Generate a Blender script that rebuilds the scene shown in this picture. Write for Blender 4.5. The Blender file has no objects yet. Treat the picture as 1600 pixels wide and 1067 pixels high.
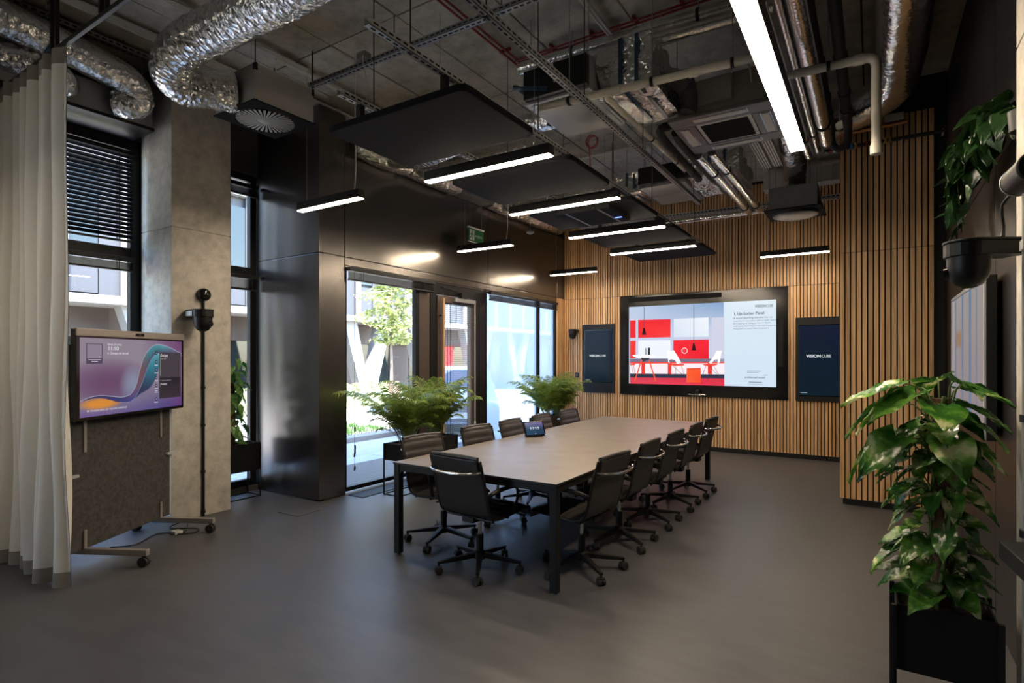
import bpy, bmesh, math, random
from mathutils import Vector, Matrix, Euler
random.seed(7)
R = math.radians
PI = math.pi
S = bpy.context.scene
C = bpy.context.scene.collection

# ------------------------------------------------------------------ camera, world, sun, exposure
F_PX, THETA, Y0, EYE = 878.0, R(32.7), 558.9, 1.6
cam = bpy.data.cameras.new('camera')
cam.sensor_width = 36.0
cam.lens = F_PX / 1600 * 36
cam.shift_y = (Y0 - 533.5) / 1600
cam.clip_start = 0.05
cam.clip_end = 300
cam_o = bpy.data.objects.new('camera', cam)
cam_o.location = (0, 0, EYE)
cam_o.rotation_euler = (R(90), 0, THETA)
C.objects.link(cam_o)
S.camera = cam_o

world = bpy.data.worlds.new('sky')
S.world = world
world.use_nodes = True
wn = world.node_tree
wn.nodes.clear()
w_out = wn.nodes.new('ShaderNodeOutputWorld')
w_bg = wn.nodes.new('ShaderNodeBackground')
w_sky = wn.nodes.new('ShaderNodeTexSky')
w_sky.sky_type = 'NISHITA'
w_sky.sun_disc = False
w_sky.sun_elevation = R(58)
w_sky.sun_rotation = R(60)
w_sky.air_density = 1.0
w_sky.dust_density = 0.6
w_sky.ozone_density = 3.0
w_bg.inputs['Strength'].default_value = 2.3
wn.links.new(w_sky.outputs[0], w_bg.inputs[0])
wn.links.new(w_bg.outputs[0], w_out.inputs[0])

sun = bpy.data.lights.new('sun', 'SUN')
sun.energy = 32.0
sun.angle = R(0.6)
sun.color = (1.0, 0.90, 0.80)
sun_o = bpy.data.objects.new('sun', sun)
sun_o.rotation_euler = Vector((0.42, -0.30, 0.86)).to_track_quat('Z', 'Y').to_euler()
sun_o.location = (4, -4, 12)
C.objects.link(sun_o)

LAMP = 104.0            # radiance of the linear lamps
LAMP_COL = (1.0, 0.82, 0.61)
S.view_settings.view_transform = 'Standard'
S.view_settings.look = 'None'
S.view_settings.exposure = 0.08
S.view_settings.gamma = 1.0
S.view_settings.use_curve_mapping = False
cy = S.cycles
cy.max_bounces = 8
cy.diffuse_bounces = 4
cy.glossy_bounces = 4
cy.transmission_bounces = 6
cy.transparent_max_bounces = 24
cy.sample_clamp_indirect = 4.0
cy.caustics_reflective = False
cy.caustics_refractive = False
cy.blur_glossy = 0.5
cy.use_denoising = True


def at(px, py, X=None, Y=None, Z=None):
    """photo pixel -> the room point on the plane X=, Y= or Z="""
    r = (px - 800) / F_PX
    u = (Y0 - py) / F_PX
    d = Vector((r * math.cos(THETA) - math.sin(THETA), r * math.sin(THETA) + math.cos(THETA), u))
    t = X / d.x if X is not None else (Y / d.y if Y is not None else (Z - EYE) / d.z)
    p = d * t
    p.z += EYE
    return p


# ------------------------------------------------------------------ materials
def lin(c):
    return tuple(((x / 255) / 12.92 if x / 255 <= 0.04045 else ((x / 255 + 0.055) / 1.055) ** 2.4) for x in c)


def new_mat(name):
    m = bpy.data.materials.new(name)
    m.use_nodes = True
    nt = m.node_tree
    b = nt.nodes.get('Principled BSDF')
    return m, nt, b


def N(nt, kind, **kw):
    n = nt.nodes.new(kind)
    for k, v in kw.items():
        if k in n.inputs:
            n.inputs[k].default_value = v
        else:
            setattr(n, k, v)
    return n


def mat(name, col, rough=0.5, metal=0.0, spec=0.5, var=0.12, scale=12.0, bump=0.0, bscale=60.0, coat=0.0, stretch=(1, 1, 1), rvar=0.08):
    """plain surface with a little procedural variation in tone, gloss and relief"""
    m, nt, b = new_mat(name)
    tc = N(nt, 'ShaderNodeTexCoord')
    mp = N(nt, 'ShaderNodeMapping')
    mp.inputs['Scale'].default_value = stretch
    nt.links.new(tc.outputs['Object'], mp.inputs[0])
    nz = N(nt, 'ShaderNodeTexNoise', Scale=scale, Detail=5.0)
    nt.links.new(mp.outputs[0], nz.inputs['Vector'])
    mx = N(nt, 'ShaderNodeMix', data_type='RGBA')
    mx.inputs[6].default_value = (*[c * (1 - var) for c in col], 1)
    mx.inputs[7].default_value = (*[min(1, c * (1 + var)) for c in col], 1)
    nt.links.new(nz.outputs['Fac'], mx.inputs[0])
    nt.links.new(mx.outputs[2], b.inputs['Base Color'])
    mr = N(nt, 'ShaderNodeMapRange')
    mr.inputs['To Min'].default_value = max(0.02, rough - rvar)
    mr.inputs['To Max'].default_value = min(1, rough + rvar)
    nt.links.new(nz.outputs['Fac'], mr.inputs[0])
    nt.links.new(mr.outputs[0], b.inputs['Roughness'])
    b.inputs['Metallic'].default_value = metal
    b.inputs['Specular IOR Level'].default_value = spec
    b.inputs['Coat Weight'].default_value = coat
    if bump:
        n2 = N(nt, 'ShaderNodeTexNoise', Scale=bscale, Detail=4.0)
        nt.links.new(mp.outputs[0], n2.inputs['Vector'])
        bp = N(nt, 'ShaderNodeBump', Strength=bump, Distance=0.01)
        nt.links.new(n2.outputs['Fac'], bp.inputs['Height'])
        nt.links.new(bp.outputs[0], b.inputs['Normal'])
    return m


def concrete(name, c0, c1, c2, rough=0.75):
    """board-cast concrete: cloudy tone, dark stains, small air holes"""
    m, nt, b = new_mat(name)
    tc = N(nt, 'ShaderNodeTexCoord')
    big = N(nt, 'ShaderNodeTexNoise', Scale=1.3, Detail=6.0, Roughness=0.6)
    mid = N(nt, 'ShaderNodeTexNoise', Scale=9.0, Detail=6.0, Roughness=0.65)
    vor = N(nt, 'ShaderNodeTexVoronoi', Scale=26.0)
    for n in (big, mid, vor):
        nt.links.new(tc.outputs['Object'], n.inputs['Vector'])
    r = N(nt, 'ShaderNodeValToRGB')
    r.color_ramp.elements[0].position = 0.30
    r.color_ramp.elements[0].color = (*c0, 1)
    r.color_ramp.elements[1].position = 0.72
    r.color_ramp.elements[1].color = (*c2, 1)
    e = r.color_ramp.elements.new(0.5)
    e.color = (*c1, 1)
    nt.links.new(big.outputs['Fac'], r.inputs[0])
    mx = N(nt, 'ShaderNodeMix', data_type='RGBA', blend_type='MULTIPLY')
    mx.inputs[0].default_value = 0.55
    nt.links.new(r.outputs[0], mx.inputs[6])
    r2 = N(nt, 'ShaderNodeValToRGB')
    r2.color_ramp.elements[0].position = 0.32
    r2.color_ramp.elements[0].color = (0.45, 0.45, 0.45, 1)
    r2.color_ramp.elements[1].position = 0.6
    r2.color_ramp.elements[1].color = (1, 1, 1, 1)
    nt.links.new(mid.outputs['Fac'], r2.inputs[0])
    nt.links.new(r2.outputs[0], mx.inputs[7])
    # air holes
    r3 = N(nt, 'ShaderNodeValToRGB')
    r3.color_ramp.elements[0].position = 0.05
    r3.color_ramp.elements[0].color = (0.35, 0.33, 0.3, 1)
    r3.color_ramp.elements[1].position = 0.10
    r3.color_ramp.elements[1].color = (1, 1, 1, 1)
    nt.links.new(vor.outputs['Distance'], r3.inputs[0])
    m2 = N(nt, 'ShaderNodeMix', data_type='RGBA', blend_type='MULTIPLY')
    m2.inputs[0].default_value = 0.7
    nt.links.new(mx.outputs[2], m2.inputs[6])
    nt.links.new(r3.outputs[0], m2.inputs[7])
    nt.links.new(m2.outputs[2], b.inputs['Base Color'])
    b.inputs['Roughness'].default_value = rough
    bp = N(nt, 'ShaderNodeBump', Strength=0.25, Distance=0.006)
    nt.links.new(mid.outputs['Fac'], bp.inputs['Height'])
    nt.links.new(bp.outputs[0], b.inputs['Normal'])
    return m


def wood(name, c0, c1, c2, rough=0.45):
    """oak: long grain along Z, each batten its own tone"""
    m, nt, b = new_mat(name)
    tc = N(nt, 'ShaderNodeTexCoord')
    oi = N(nt, 'ShaderNodeObjectInfo')
    ad = N(nt, 'ShaderNodeVectorMath', operation='MULTIPLY_ADD')
    ad.inputs[1].default_value = (1, 1, 1)
    cmb = N(nt, 'ShaderNodeCombineXYZ')
    mu = N(nt, 'ShaderNodeMath', operation='MULTIPLY')
    mu.inputs[1].default_value = 57.0
    nt.links.new(oi.outputs['Random'], mu.inputs[0])
    nt.links.new(mu.outputs[0], cmb.inputs[0])
    nt.links.new(mu.outputs[0], cmb.inputs[2])
    nt.links.new(tc.outputs['Object'], ad.inputs[0])
    nt.links.new(cmb.outputs[0], ad.inputs[2])
    mp = N(nt, 'ShaderNodeMapping')
    mp.inputs['Scale'].default_value = (30, 30, 1.1)
    nt.links.new(ad.outputs[0], mp.inputs[0])
    nz = N(nt, 'ShaderNodeTexNoise', Scale=1.6, Detail=6.0, Distortion=0.6)
    nt.links.new(mp.outputs[0], nz.inputs['Vector'])
    r = N(nt, 'ShaderNodeValToRGB')
    r.color_ramp.elements[0].position = 0.28
    r.color_ramp.elements[0].color = (*c0, 1)
    r.color_ramp.elements[1].position = 0.72
    r.color_ramp.elements[1].color = (*c2, 1)
    e = r.color_ramp.elements.new(0.5)
    e.color = (*c1, 1)
    nt.links.new(nz.outputs['Fac'], r.inputs[0])
    hs = N(nt, 'ShaderNodeHueSaturation')
    mr = N(nt, 'ShaderNodeMapRange')
    mr.inputs['To Min'].default_value = 0.78
    mr.inputs['To Max'].default_value = 1.2
    nt.links.new(oi.outputs['Random'], mr.inputs[0])
    nt.links.new(mr.outputs[0], hs.inputs['Value'])
    nt.links.new(r.outputs[0], hs.inputs['Color'])
    nt.links.new(hs.outputs[0], b.inputs['Base Color'])
    b.inputs['Roughness'].default_value = rough
    bp = N(nt, 'ShaderNodeBump', Strength=0.12, Distance=0.003)
    nt.links.new(nz.outputs['Fac'], bp.inputs['Height'])
    nt.links.new(bp.outputs[0], b.inputs['Normal'])
    return m


def foil(name, strength=0.55, scale=26.0):
    """crumpled aluminium foil"""
    m, nt, b = new_mat(name)
    tc = N(nt, 'ShaderNodeTexCoord')
    v = N(nt, 'ShaderNodeTexVoronoi', Scale=scale)
    nz = N(nt, 'ShaderNodeTexNoise', Scale=scale * 0.6, Detail=5.0, Distortion=1.2)
    for n in (v, nz):
        nt.links.new(tc.outputs['Object'], n.inputs['Vector'])
    a = N(nt, 'ShaderNodeMath', operation='ADD')
    nt.links.new(v.outputs['Distance'], a.inputs[0])
    nt.links.new(nz.outputs['Fac'], a.inputs[1])
    bp = N(nt, 'ShaderNodeBump', Strength=strength, Distance=0.02)
    nt.links.new(a.outputs[0], bp.inputs['Height'])
    nt.links.new(bp.outputs[0], b.inputs['Normal'])
    b.inputs['Base Color'].default_value = (0.78, 0.78, 0.76, 1)
    b.inputs['Metallic'].default_value = 1.0
    b.inputs['Roughness'].default_value = 0.22
    return m


def emit(name, col, strength):
    m, nt, b = new_mat(name)
    nt.nodes.remove(b)
    e = N(nt, 'ShaderNodeEmission')
    e.inputs[0].default_value = (*col, 1)
    e.inputs[1].default_value = strength
    nt.links.new(e.outputs[0], nt.nodes['Material Output'].inputs[0])
    return m


def screen_mat(name, strength, gloss=0.12):
    """a lit display under a glossy cover glass; picture in the colour attribute"""
    m, nt, b = new_mat(name)
    a = N(nt, 'ShaderNodeVertexColor', layer_name='Col')
    b.inputs['Base Color'].default_value = (0.01, 0.01, 0.01, 1)
    b.inputs['Roughness'].default_value = gloss
    nt.links.new(a.outputs[0], b.inputs['Emission Color'])
    b.inputs['Emission Strength'].default_value = strength
    b.inputs['Specular IOR Level'].default_value = 0.10
    return m


def glass(name, tint=(0.93, 0.96, 0.95), haze=0.0, haze_col=(0.8, 0.9, 1.0)):
    """window glass: clear with a mirror-like reflection; optional film that scatters light"""
    m, nt, b = new_mat(name)
    nt.nodes.remove(b)
    t = N(nt, 'ShaderNodeBsdfTransparent')
    t.inputs[0].default_value = (*tint, 1)
    g = N(nt, 'ShaderNodeBsdfGlossy')
    g.inputs['Roughness'].default_value = 0.0
    lw = N(nt, 'ShaderNodeLayerWeight', Blend=0.5)
    pw = N(nt, 'ShaderNodeMath', operation='POWER')
    pw.inputs[1].default_value = 4.0
    nt.links.new(lw.outputs['Facing'], pw.inputs[0])
    fr = N(nt, 'ShaderNodeMath', operation='MULTIPLY_ADD')
    fr.inputs[1].default_value = 0.85
    fr.inputs[2].default_value = 0.08
    nt.links.new(pw.outputs[0], fr.inputs[0])
    mx = N(nt, 'ShaderNodeMixShader')
    nt.links.new(fr.outputs[0], mx.inputs[0])
    src = t
    if haze:
        tr = N(nt, 'ShaderNodeBsdfTranslucent')
        tr.inputs[0].default_value = (*haze_col, 1)
        m1 = N(nt, 'ShaderNodeMixShader')
        m1.inputs[0].default_value = haze
        nt.links.new(t.outputs[0], m1.inputs[1])
        nt.links.new(tr.outputs[0], m1.inputs[2])
        src = m1
    nt.links.new(src.outputs[0], mx.inputs[1])
    nt.links.new(g.outputs[0], mx.inputs[2])
    nt.links.new(mx.outputs[0], nt.nodes['Material Output'].inputs[0])
    return m


def leaf_mat(name, dark, mid, light, cream, amount, rough=0.28, trans=0.18, top=0.70):
    m, nt, b = new_mat(name)
    tc = N(nt, 'ShaderNodeTexCoord')
    oi = N(nt, 'ShaderNodeObjectInfo')
    cmb = N(nt, 'ShaderNodeCombineXYZ')
    mu = N(nt, 'ShaderNodeMath', operation='MULTIPLY')
    mu.inputs[1].default_value = 31.0
    nt.links.new(oi.outputs['Random'], mu.inputs[0])
    for i in range(3):
        nt.links.new(mu.outputs[0], cmb.inputs[i])
    ad = N(nt, 'ShaderNodeVectorMath', operation='ADD')
    nt.links.new(tc.outputs['Object'], ad.inputs[0])
    nt.links.new(cmb.outputs[0], ad.inputs[1])
    mp = N(nt, 'ShaderNodeMapping')
    mp.inputs['Scale'].default_value = (5.0, 2.2, 3.0)
    nt.links.new(ad.outputs[0], mp.inputs[0])
    nz = N(nt, 'ShaderNodeTexNoise', Scale=2.4, Detail=4.0, Distortion=0.5)
    nt.links.new(mp.outputs[0], nz.inputs['Vector'])
    r = N(nt, 'ShaderNodeValToRGB')
    r.color_ramp.elements[0].position = 0.25
    r.color_ramp.elements[0].color = (*dark, 1)
    r.color_ramp.elements[1].position = top
    r.color_ramp.elements[1].color = (*cream, 1)
    e = r.color_ramp.elements.new(0.48)
    e.color = (*mid, 1)
    e = r.color_ramp.elements.new(top - amount)
    e.color = (*light, 1)
    nt.links.new(nz.outputs['Fac'], r.inputs[0])
    hs = N(nt, 'ShaderNodeHueSaturation')
    mr = N(nt, 'ShaderNodeMapRange')
    mr.inputs['To Min'].default_value = 0.7
    mr.inputs['To Max'].default_value = 1.25
    nt.links.new(oi.outputs['Random'], mr.inputs[0])
    nt.links.new(mr.outputs[0], hs.inputs['Value'])
    nt.links.new(r.outputs[0], hs.inputs['Color'])
    nt.links.new(hs.outputs[0], b.inputs['Base Color'])
    b.inputs['Roughness'].default_value = rough
    tr = N(nt, 'ShaderNodeBsdfTranslucent')
    nt.links.new(hs.outputs[0], tr.inputs[0])
    mx = N(nt, 'ShaderNodeMixShader')
    mx.inputs[0].default_value = trans
    nt.links.new(b.outputs[0], mx.inputs[1])
    nt.links.new(tr.outputs[0], mx.inputs[2])
    nt.links.new(mx.outputs[0], nt.nodes['Material Output'].inputs[0])
    return m


M = {}
M['floor'] = mat('grey_vinyl_floor', (0.072, 0.0728, 0.077), 0.42, var=0.42, scale=3.2, bump=0.06, bscale=90, stretch=(1, 3.0, 1), spec=0.4)
M['slab'] = concrete('ceiling_concrete', (0.30, 0.28, 0.235), (0.48, 0.46, 0.40), (0.60, 0.585, 0.52))
M['column'] = concrete('column_concrete', (0.46, 0.43, 0.375), (0.58, 0.54, 0.47), (0.66, 0.62, 0.55))
M['joint'] = mat('dark_joint', (0.05, 0.047, 0.04), 0.9)
M['blackwall'] = mat('black_steel_panel', (0.19, 0.18, 0.17), 0.26, metal=0.95, spec=0.4, var=0.05, scale=3.0, rvar=0.006)
M['rightwall'] = mat('dark_lacquer_panel', (0.012, 0.010, 0.009), 0.36, spec=0.35, scale=2.0)
M['plainwall'] = mat('dark_painted_wall', (0.05, 0.048, 0.045), 0.8)
M['felt'] = mat('black_felt', (0.008, 0.008, 0.008), 0.95, bump=0.2, bscale=300)
M['oak'] = wood('oak_batten', (0.42, 0.225, 0.098), (0.64, 0.38, 0.175), (0.76, 0.50, 0.26))
M['black'] = mat('black_powder_coat', (0.0075, 0.0075, 0.008), 0.45, spec=0.35, bump=0.04, bscale=400)
M['blackgloss'] = mat('black_gloss', (0.008, 0.008, 0.009), 0.14, rvar=0.03)
M['frame'] = mat('black_window_frame', (0.006, 0.0065, 0.007), 0.40, spec=0.3)
M['bronze'] = mat('bronze_door_frame', (0.10, 0.075, 0.062), 0.4, metal=0.4)
M['glass'] = glass('clear_window_glass')
M['filmglass'] = glass('filmed_window_glass', (0.42, 0.50, 0.58), 0.58, (0.72, 0.84, 0.95))
M['foil'] = foil('aluminium_foil', 0.6, 24)
M['foilfine'] = foil('aluminium_foil_smooth', 0.14, 30)
M['galv'] = mat('galvanised_steel', (0.50, 0.51, 0.51), 0.42, metal=0.35, var=0.2, scale=20)
M['galvdark'] = mat('dull_galvanised_sheet', (0.30, 0.31, 0.32), 0.5, metal=0.6, var=0.15, scale=8)
M['white'] = mat('white_plastic', (0.60, 0.60, 0.57), 0.5)
M['pvc'] = mat('beige_plastic_pipe', (0.47, 0.45, 0.39), 0.42, var=0.1)
M['insul'] = mat('black_foam_insulation', (0.020, 0.020, 0.021), 0.8, bump=0.2, bscale=120)
M['red'] = mat('red_sprinkler_paint', (0.24, 0.020, 0.016), 0.5)
M['copper'] = mat('copper_pipe', (0.55, 0.26, 0.13), 0.35, metal=0.9)
M['brass'] = mat('brass_fitting', (0.50, 0.35, 0.12), 0.35, metal=0.9)
M['bluehose'] = mat('blue_black_strap', (0.02, 0.05, 0.09), 0.3)
M['silver'] = mat('silver_grey_frame', (0.42, 0.43, 0.46), 0.4, metal=0.3)
M['darkgrey'] = mat('dark_grey_plastic', (0.10, 0.097, 0.095), 0.45)
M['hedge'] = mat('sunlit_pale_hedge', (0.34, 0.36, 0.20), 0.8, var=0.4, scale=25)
M['plenum'] = mat('light_grey_sheet_metal', (0.50, 0.50, 0.49), 0.55, var=0.08)
M['panel'] = mat('charcoal_acoustic_felt', (0.009, 0.0095, 0.011), 0.95, spec=0.15, bump=0.35, bscale=260, var=0.25, scale=90)
M['lamp'] = emit('warm_lamp_diffuser', LAMP_COL, LAMP)
M['table'] = mat('taupe_laminate', (0.195, 0.170, 0.146), 0.34, var=0.05, scale=5, spec=0.5)
M['tableedge'] = mat('black_table_edge', (0.015, 0.014, 0.013), 0.4)
M['leather'] = mat('black_brown_leather', (0.028, 0.0245, 0.023), 0.40, bump=0.12, bscale=160, var=0.15)
M['chrome'] = mat('polished_aluminium', (0.60, 0.59, 0.57), 0.22, metal=1.0)
M['greymetal'] = mat('warm_grey_metal', (0.36, 0.33, 0.30), 0.42, metal=0.5)
M['feltboard'] = mat('grey_brown_felt', (0.062, 0.058, 0.055), 0.95, bump=0.5, bscale=90, var=0.85, scale=34)
M['boardedge'] = mat('lit_board_edge', (0.42, 0.46, 0.48), 0.6)  # daylight on the trolley board's side, put into a pale blue colour
M['curtain'] = mat('cream_curtain_cloth', (0.74, 0.725, 0.675), 0.9, bump=0.15, bscale=500, var=0.05, scale=40)
M['hem'] = mat('grey_curtain_hem', (0.26, 0.245, 0.22), 0.9, bump=0.15, bscale=500)
M['soil'] = mat('dark_soil', (0.05, 0.032, 0.022), 0.95, bump=0.8, bscale=60, var=0.5, scale=50)
M['leaf'] = leaf_mat('variegated_leaf', (0.016, 0.060, 0.010), (0.036, 0.135, 0.018), (0.14, 0.30, 0.04), (0.58, 0.60, 0.32), 0.07, 0.22, 0.18, 0.645)
M['leafdark'] = leaf_mat('dark_green_leaf', (0.006, 0.020, 0.006), (0.012, 0.038, 0.009), (0.022, 0.06, 0.015), (0.05, 0.10, 0.03), 0.06)
M['leafgreen'] = leaf_mat('mid_green_leaf', (0.04, 0.12, 0.02), (0.09, 0.22, 0.04), (0.18, 0.32, 0.07), (0.30, 0.42, 0.14), 0.06)
M['palm'] = leaf_mat('palm_leaf', (0.11, 0.18, 0.03), (0.24, 0.34, 0.06), (0.40, 0.48, 0.11), (0.55, 0.58, 0.20), 0.06, 0.4, 0.5)
M['stem'] = mat('green_stem', (0.11, 0.17, 0.04), 0.5)
M['mosspole'] = mat('brown_moss_pole', (0.11, 0.055, 0.025), 0.95, bump=0.9, bscale=70, var=0.5, scale=40)
M['root'] = mat('orange_aerial_root', (0.40, 0.17, 0.06), 0.7)
M['green'] = mat('green_sign_face', (0.015, 0.16, 0.06), 0.5)
M['signwhite'] = mat('white_sign_print', (0.7, 0.72, 0.7), 0.5)
M['pave'] = mat('pale_paving', (0.46, 0.46, 0.46), 0.8, var=0.12, scale=4, bump=0.2, bscale=60)
M['gravel'] = mat('grey_gravel', (0.32, 0.30, 0.28), 0.95, var=0.6, scale=60, bump=0.9, bscale=70)
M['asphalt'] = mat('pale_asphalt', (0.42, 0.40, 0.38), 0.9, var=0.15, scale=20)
M['grass'] = mat('bright_grass', (0.07, 0.17, 0.035), 0.8, var=0.4, scale=30)
M['facade'] = mat('pale_grey_cladding', (0.055, 0.055, 0.060), 0.6, var=0.06)
M['facadebrown'] = mat('brown_facade_panel', (0.085, 0.062, 0.052), 0.6, var=0.1)
M['facadewhite'] = mat('white_facade_concrete', (0.22, 0.215, 0.21), 0.7, var=0.05)
M['facadeglass'] = mat('facade_window_pane', (0.02, 0.026, 0.026), 0.08, spec=0.4, rvar=0.02)
M['redpanel'] = mat('red_panel', (0.55, 0.05, 0.05), 0.5)
M['carpaint'] = mat('silver_blue_car_paint', (0.34, 0.36, 0.42), 0.25, metal=0.6, coat=0.5)
M['carglass'] = mat('car_window', (0.05, 0.06, 0.07), 0.06, rvar=0.02)
M['rubber'] = mat('tyre_rubber', (0.02, 0.02, 0.02), 0.7)
M['platewhite'] = mat('white_number_plate', (0.75, 0.75, 0.72), 0.5)
M['bark'] = mat('tree_bark', (0.22, 0.17, 0.13), 0.9, bump=0.5, bscale=30)
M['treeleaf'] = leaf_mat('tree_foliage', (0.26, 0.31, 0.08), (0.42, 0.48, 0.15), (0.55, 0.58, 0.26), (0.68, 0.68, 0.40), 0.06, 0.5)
M['bollard'] = mat('brown_bollard', (0.28, 0.19, 0.15), 0.6)
M['matblue'] = mat('dark_floor_grating', (0.045, 0.05, 0.056), 0.4, metal=0.5)
M['cordwhite'] = mat('white_cord', (0.7, 0.68, 0.62), 0.6)
M['stonewood'] = mat('pale_oak_pull_bar', (0.50, 0.30, 0.16), 0.4)
M['lens'] = mat('lens_glass', (0.012, 0.012, 0.016), 0.05, rvar=0.01, coat=1.0)
M['led_blue'] = emit('blue_led', (0.10, 0.16, 1.0), 6)
M['led_green'] = emit('green_led', (0.1, 1.0, 0.2), 3)
M['scr_main'] = screen_mat('main_screen_picture', 1.0)
M['scr_dim'] = screen_mat('side_screen_picture', 0.8)
M['scr_tv'] = screen_mat('trolley_screen_picture', 0.75, 0.2)
M['wallbox'] = mat('grey_steel_box', (0.26, 0.26, 0.25), 0.5, metal=0.4)
def print_mat(name):
    m, nt, b = new_mat(name)
    a = N(nt, 'ShaderNodeVertexColor', layer_name='Col')
    nt.links.new(a.outputs[0], b.inputs['Base Color'])
    b.inputs['Roughness'].default_value = 0.5
    return m


M['print'] = print_mat('printed_ink')
M['yellow'] = mat('yellow_valve_tag', (0.5, 0.33, 0.04), 0.5)
M['bluevalve'] = mat('blue_valve_handle', (0.05, 0.12, 0.4), 0.5)


# ------------------------------------------------------------------ mesh builder
def spline(pts, step=0.03):
    P = [Vector(p) for p in pts]
    if len(P) == 2:
        n = max(1, int((P[1] - P[0]).length / step))
        return [P[0].lerp(P[1], i / n) for i in range(n + 1)]
    Q = [P[0] * 2 - P[1]] + P + [P[-1] * 2 - P[-2]]
    out = []
    for i in range(1, len(Q) - 2):
        a, b, c, d = Q[i - 1:i + 3]
        n = max(2, int((c - b).length / step))
        for k in range(n):
            t = k / n
            out.append(0.5 * ((2 * b) + (c - a) * t + (2 * a - 5 * b + 4 * c - d) * t * t + (3 * b - a - 3 * c + d) * t ** 3))
    out.append(P[-1])
    return out


class MB:
    def __init__(self):
        self.v, self.f, self.m = [], [], []

    def add(self, vs, fs, mi=0):
        o = len(self.v)
        self.v += [tuple(x) for x in vs]
        self.f += [tuple(i + o for i in q) for q in fs]
        self.m += [mi] * len(fs)
        return self

    def box(self, lo, hi, mi=0):
        x0, y0, z0 = lo
        x1, y1, z1 = hi
        vs = [(x0, y0, z0), (x1, y0, z0), (x1, y1, z0), (x0, y1, z0), (x0, y0, z1), (x1, y0, z1), (x1, y1, z1), (x0, y1, z1)]
        return self.add(vs, [(0, 3, 2, 1), (4, 5, 6, 7), (0, 1, 5, 4), (1, 2, 6, 5), (2, 3, 7, 6), (3, 0, 4, 7)], mi)

    def obox(self, c, half, mtx, mi=0):
        c = Vector(c)
        vs = []
        for z in (-1, 1):
            for x, y in ((-1, -1), (1, -1), (1, 1), (-1, 1)):
                vs.append(c + mtx @ Vector((x * half[0], y * half[1], z * half[2])))
        return self.add(vs, [(0, 3, 2, 1), (4, 5, 6, 7), (0, 1, 5, 4), (1, 2, 6, 5), (2, 3, 7, 6), (3, 0, 4, 7)], mi)

    def bar(self, p0, p1, w, h, up=(0, 0, 1), mi=0, w1=None, h1=None):
        """rectangular bar from p0 to p1"""
        p0, p1 = Vector(p0), Vector(p1)
        d = (p1 - p0).normalized()
        u = Vector(up)
        s = d.cross(u)
        if s.length < 1e-4:
            s = d.cross(Vector((0, 1, 0)))
        s.normalize()
        u = s.cross(d)
        vs = []
        for p, ww, hh in ((p0, w, h), (p1, w1 or w, h1 or h)):
            for a, b in ((-1, -1), (1, -1), (1, 1), (-1, 1)):
                vs.append(p + s * (a * ww / 2) + u * (b * hh / 2))
        return self.add(vs, [(0, 1, 2, 3), (7, 6, 5, 4), (0, 4, 5, 1), (1, 5, 6, 2), (2, 6, 7, 3), (3, 7, 4, 0)], mi)

    def tube(self, pts, r, n=10, caps=True, mi=0, flat=1.0, up=None):
        pts = [Vector(p) for p in pts]
        rings = []
        prev = None
        L = 0.0
        for i, p in enumerate(pts):
            a = pts[max(0, i - 1)]
            b = pts[min(len(pts) - 1, i + 1)]
            t = (b - a)
            if t.length < 1e-7:
                t = Vector((0, 0, 1))
            t.normalize()
            if prev is None:
                ref = Vector(up) if up else (Vector((0, 0, 1)) if abs(t.z) < 0.9 else Vector((0, 1, 0)))
                s = t.cross(ref).normalized()
            else:
                s = prev - t * prev.dot(t)
                s = s.normalized() if s.length > 1e-6 else t.orthogonal().normalized()
            prev = s
            u = s.cross(t)
            if i:
                L += (p - pts[i - 1]).length
            ring = []
            for k in range(n):
                th = 2 * PI * k / n
                rr = r(L, th) if callable(r) else r
                ring.append(p + s * (math.cos(th) * rr) + u * (math.sin(th) * rr * flat))
            rings.append(ring)
        vs = [q for ring in rings for q in ring]
        fs = []
        for i in range(len(rings) - 1):
            for k in range(n):
                fs.append((i * n + k, i * n + (k + 1) % n, (i + 1) * n + (k + 1) % n, (i + 1) * n + k))
        if caps:
            fs.append(tuple(range(n - 1, -1, -1)))
            o = (len(rings) - 1) * n
            fs.append(tuple(o + k for k in range(n)))
        return self.add(vs, fs, mi)

    def cyl(self, p0, p1, r0, r1=None, n=16, mi=0):
        p0, p1 = Vector(p0), Vector(p1)
        r1 = r0 if r1 is None else r1
        t = (p1 - p0).normalized()
        s = t.orthogonal().normalized()
        u = t.cross(s)
        vs = []
        for p, r in ((p0, r0), (p1, r1)):
            for k in range(n):
                th = 2 * PI * k / n
                vs.append(p + s * (math.cos(th) * r) + u * (math.sin(th) * r))
        fs = [(k, (k + 1) % n, n + (k + 1) % n, n + k) for k in range(n)]
        fs.append(tuple(range(n - 1, -1, -1)))
        fs.append(tuple(n + k for k in range(n)))
        return self.add(vs, fs, mi)

    def lathe(self, prof, n=24, o=(0, 0, 0), mtx=None, mi=0):
        vs = []
        o = Vector(o)
        for r, z in prof:
            for k in range(n):
                th = 2 * PI * k / n
                p = Vector((math.cos(th) * r, math.sin(th) * r, z))
                vs.append(o + (mtx @ p if mtx else p))
        fs = []
        for i in range(len(prof) - 1):
            for k in range(n):
                fs.append((i * n + k, i * n + (k + 1) % n, (i + 1) * n + (k + 1) % n, (i + 1) * n + k))
        if prof[0][0] > 1e-5:
            fs.append(tuple(range(n - 1, -1, -1)))
        if prof[-1][0] > 1e-5:
            q = (len(prof) - 1) * n
            fs.append(tuple(q + k for k in range(n)))
        return self.add(vs, fs, mi)

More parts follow.
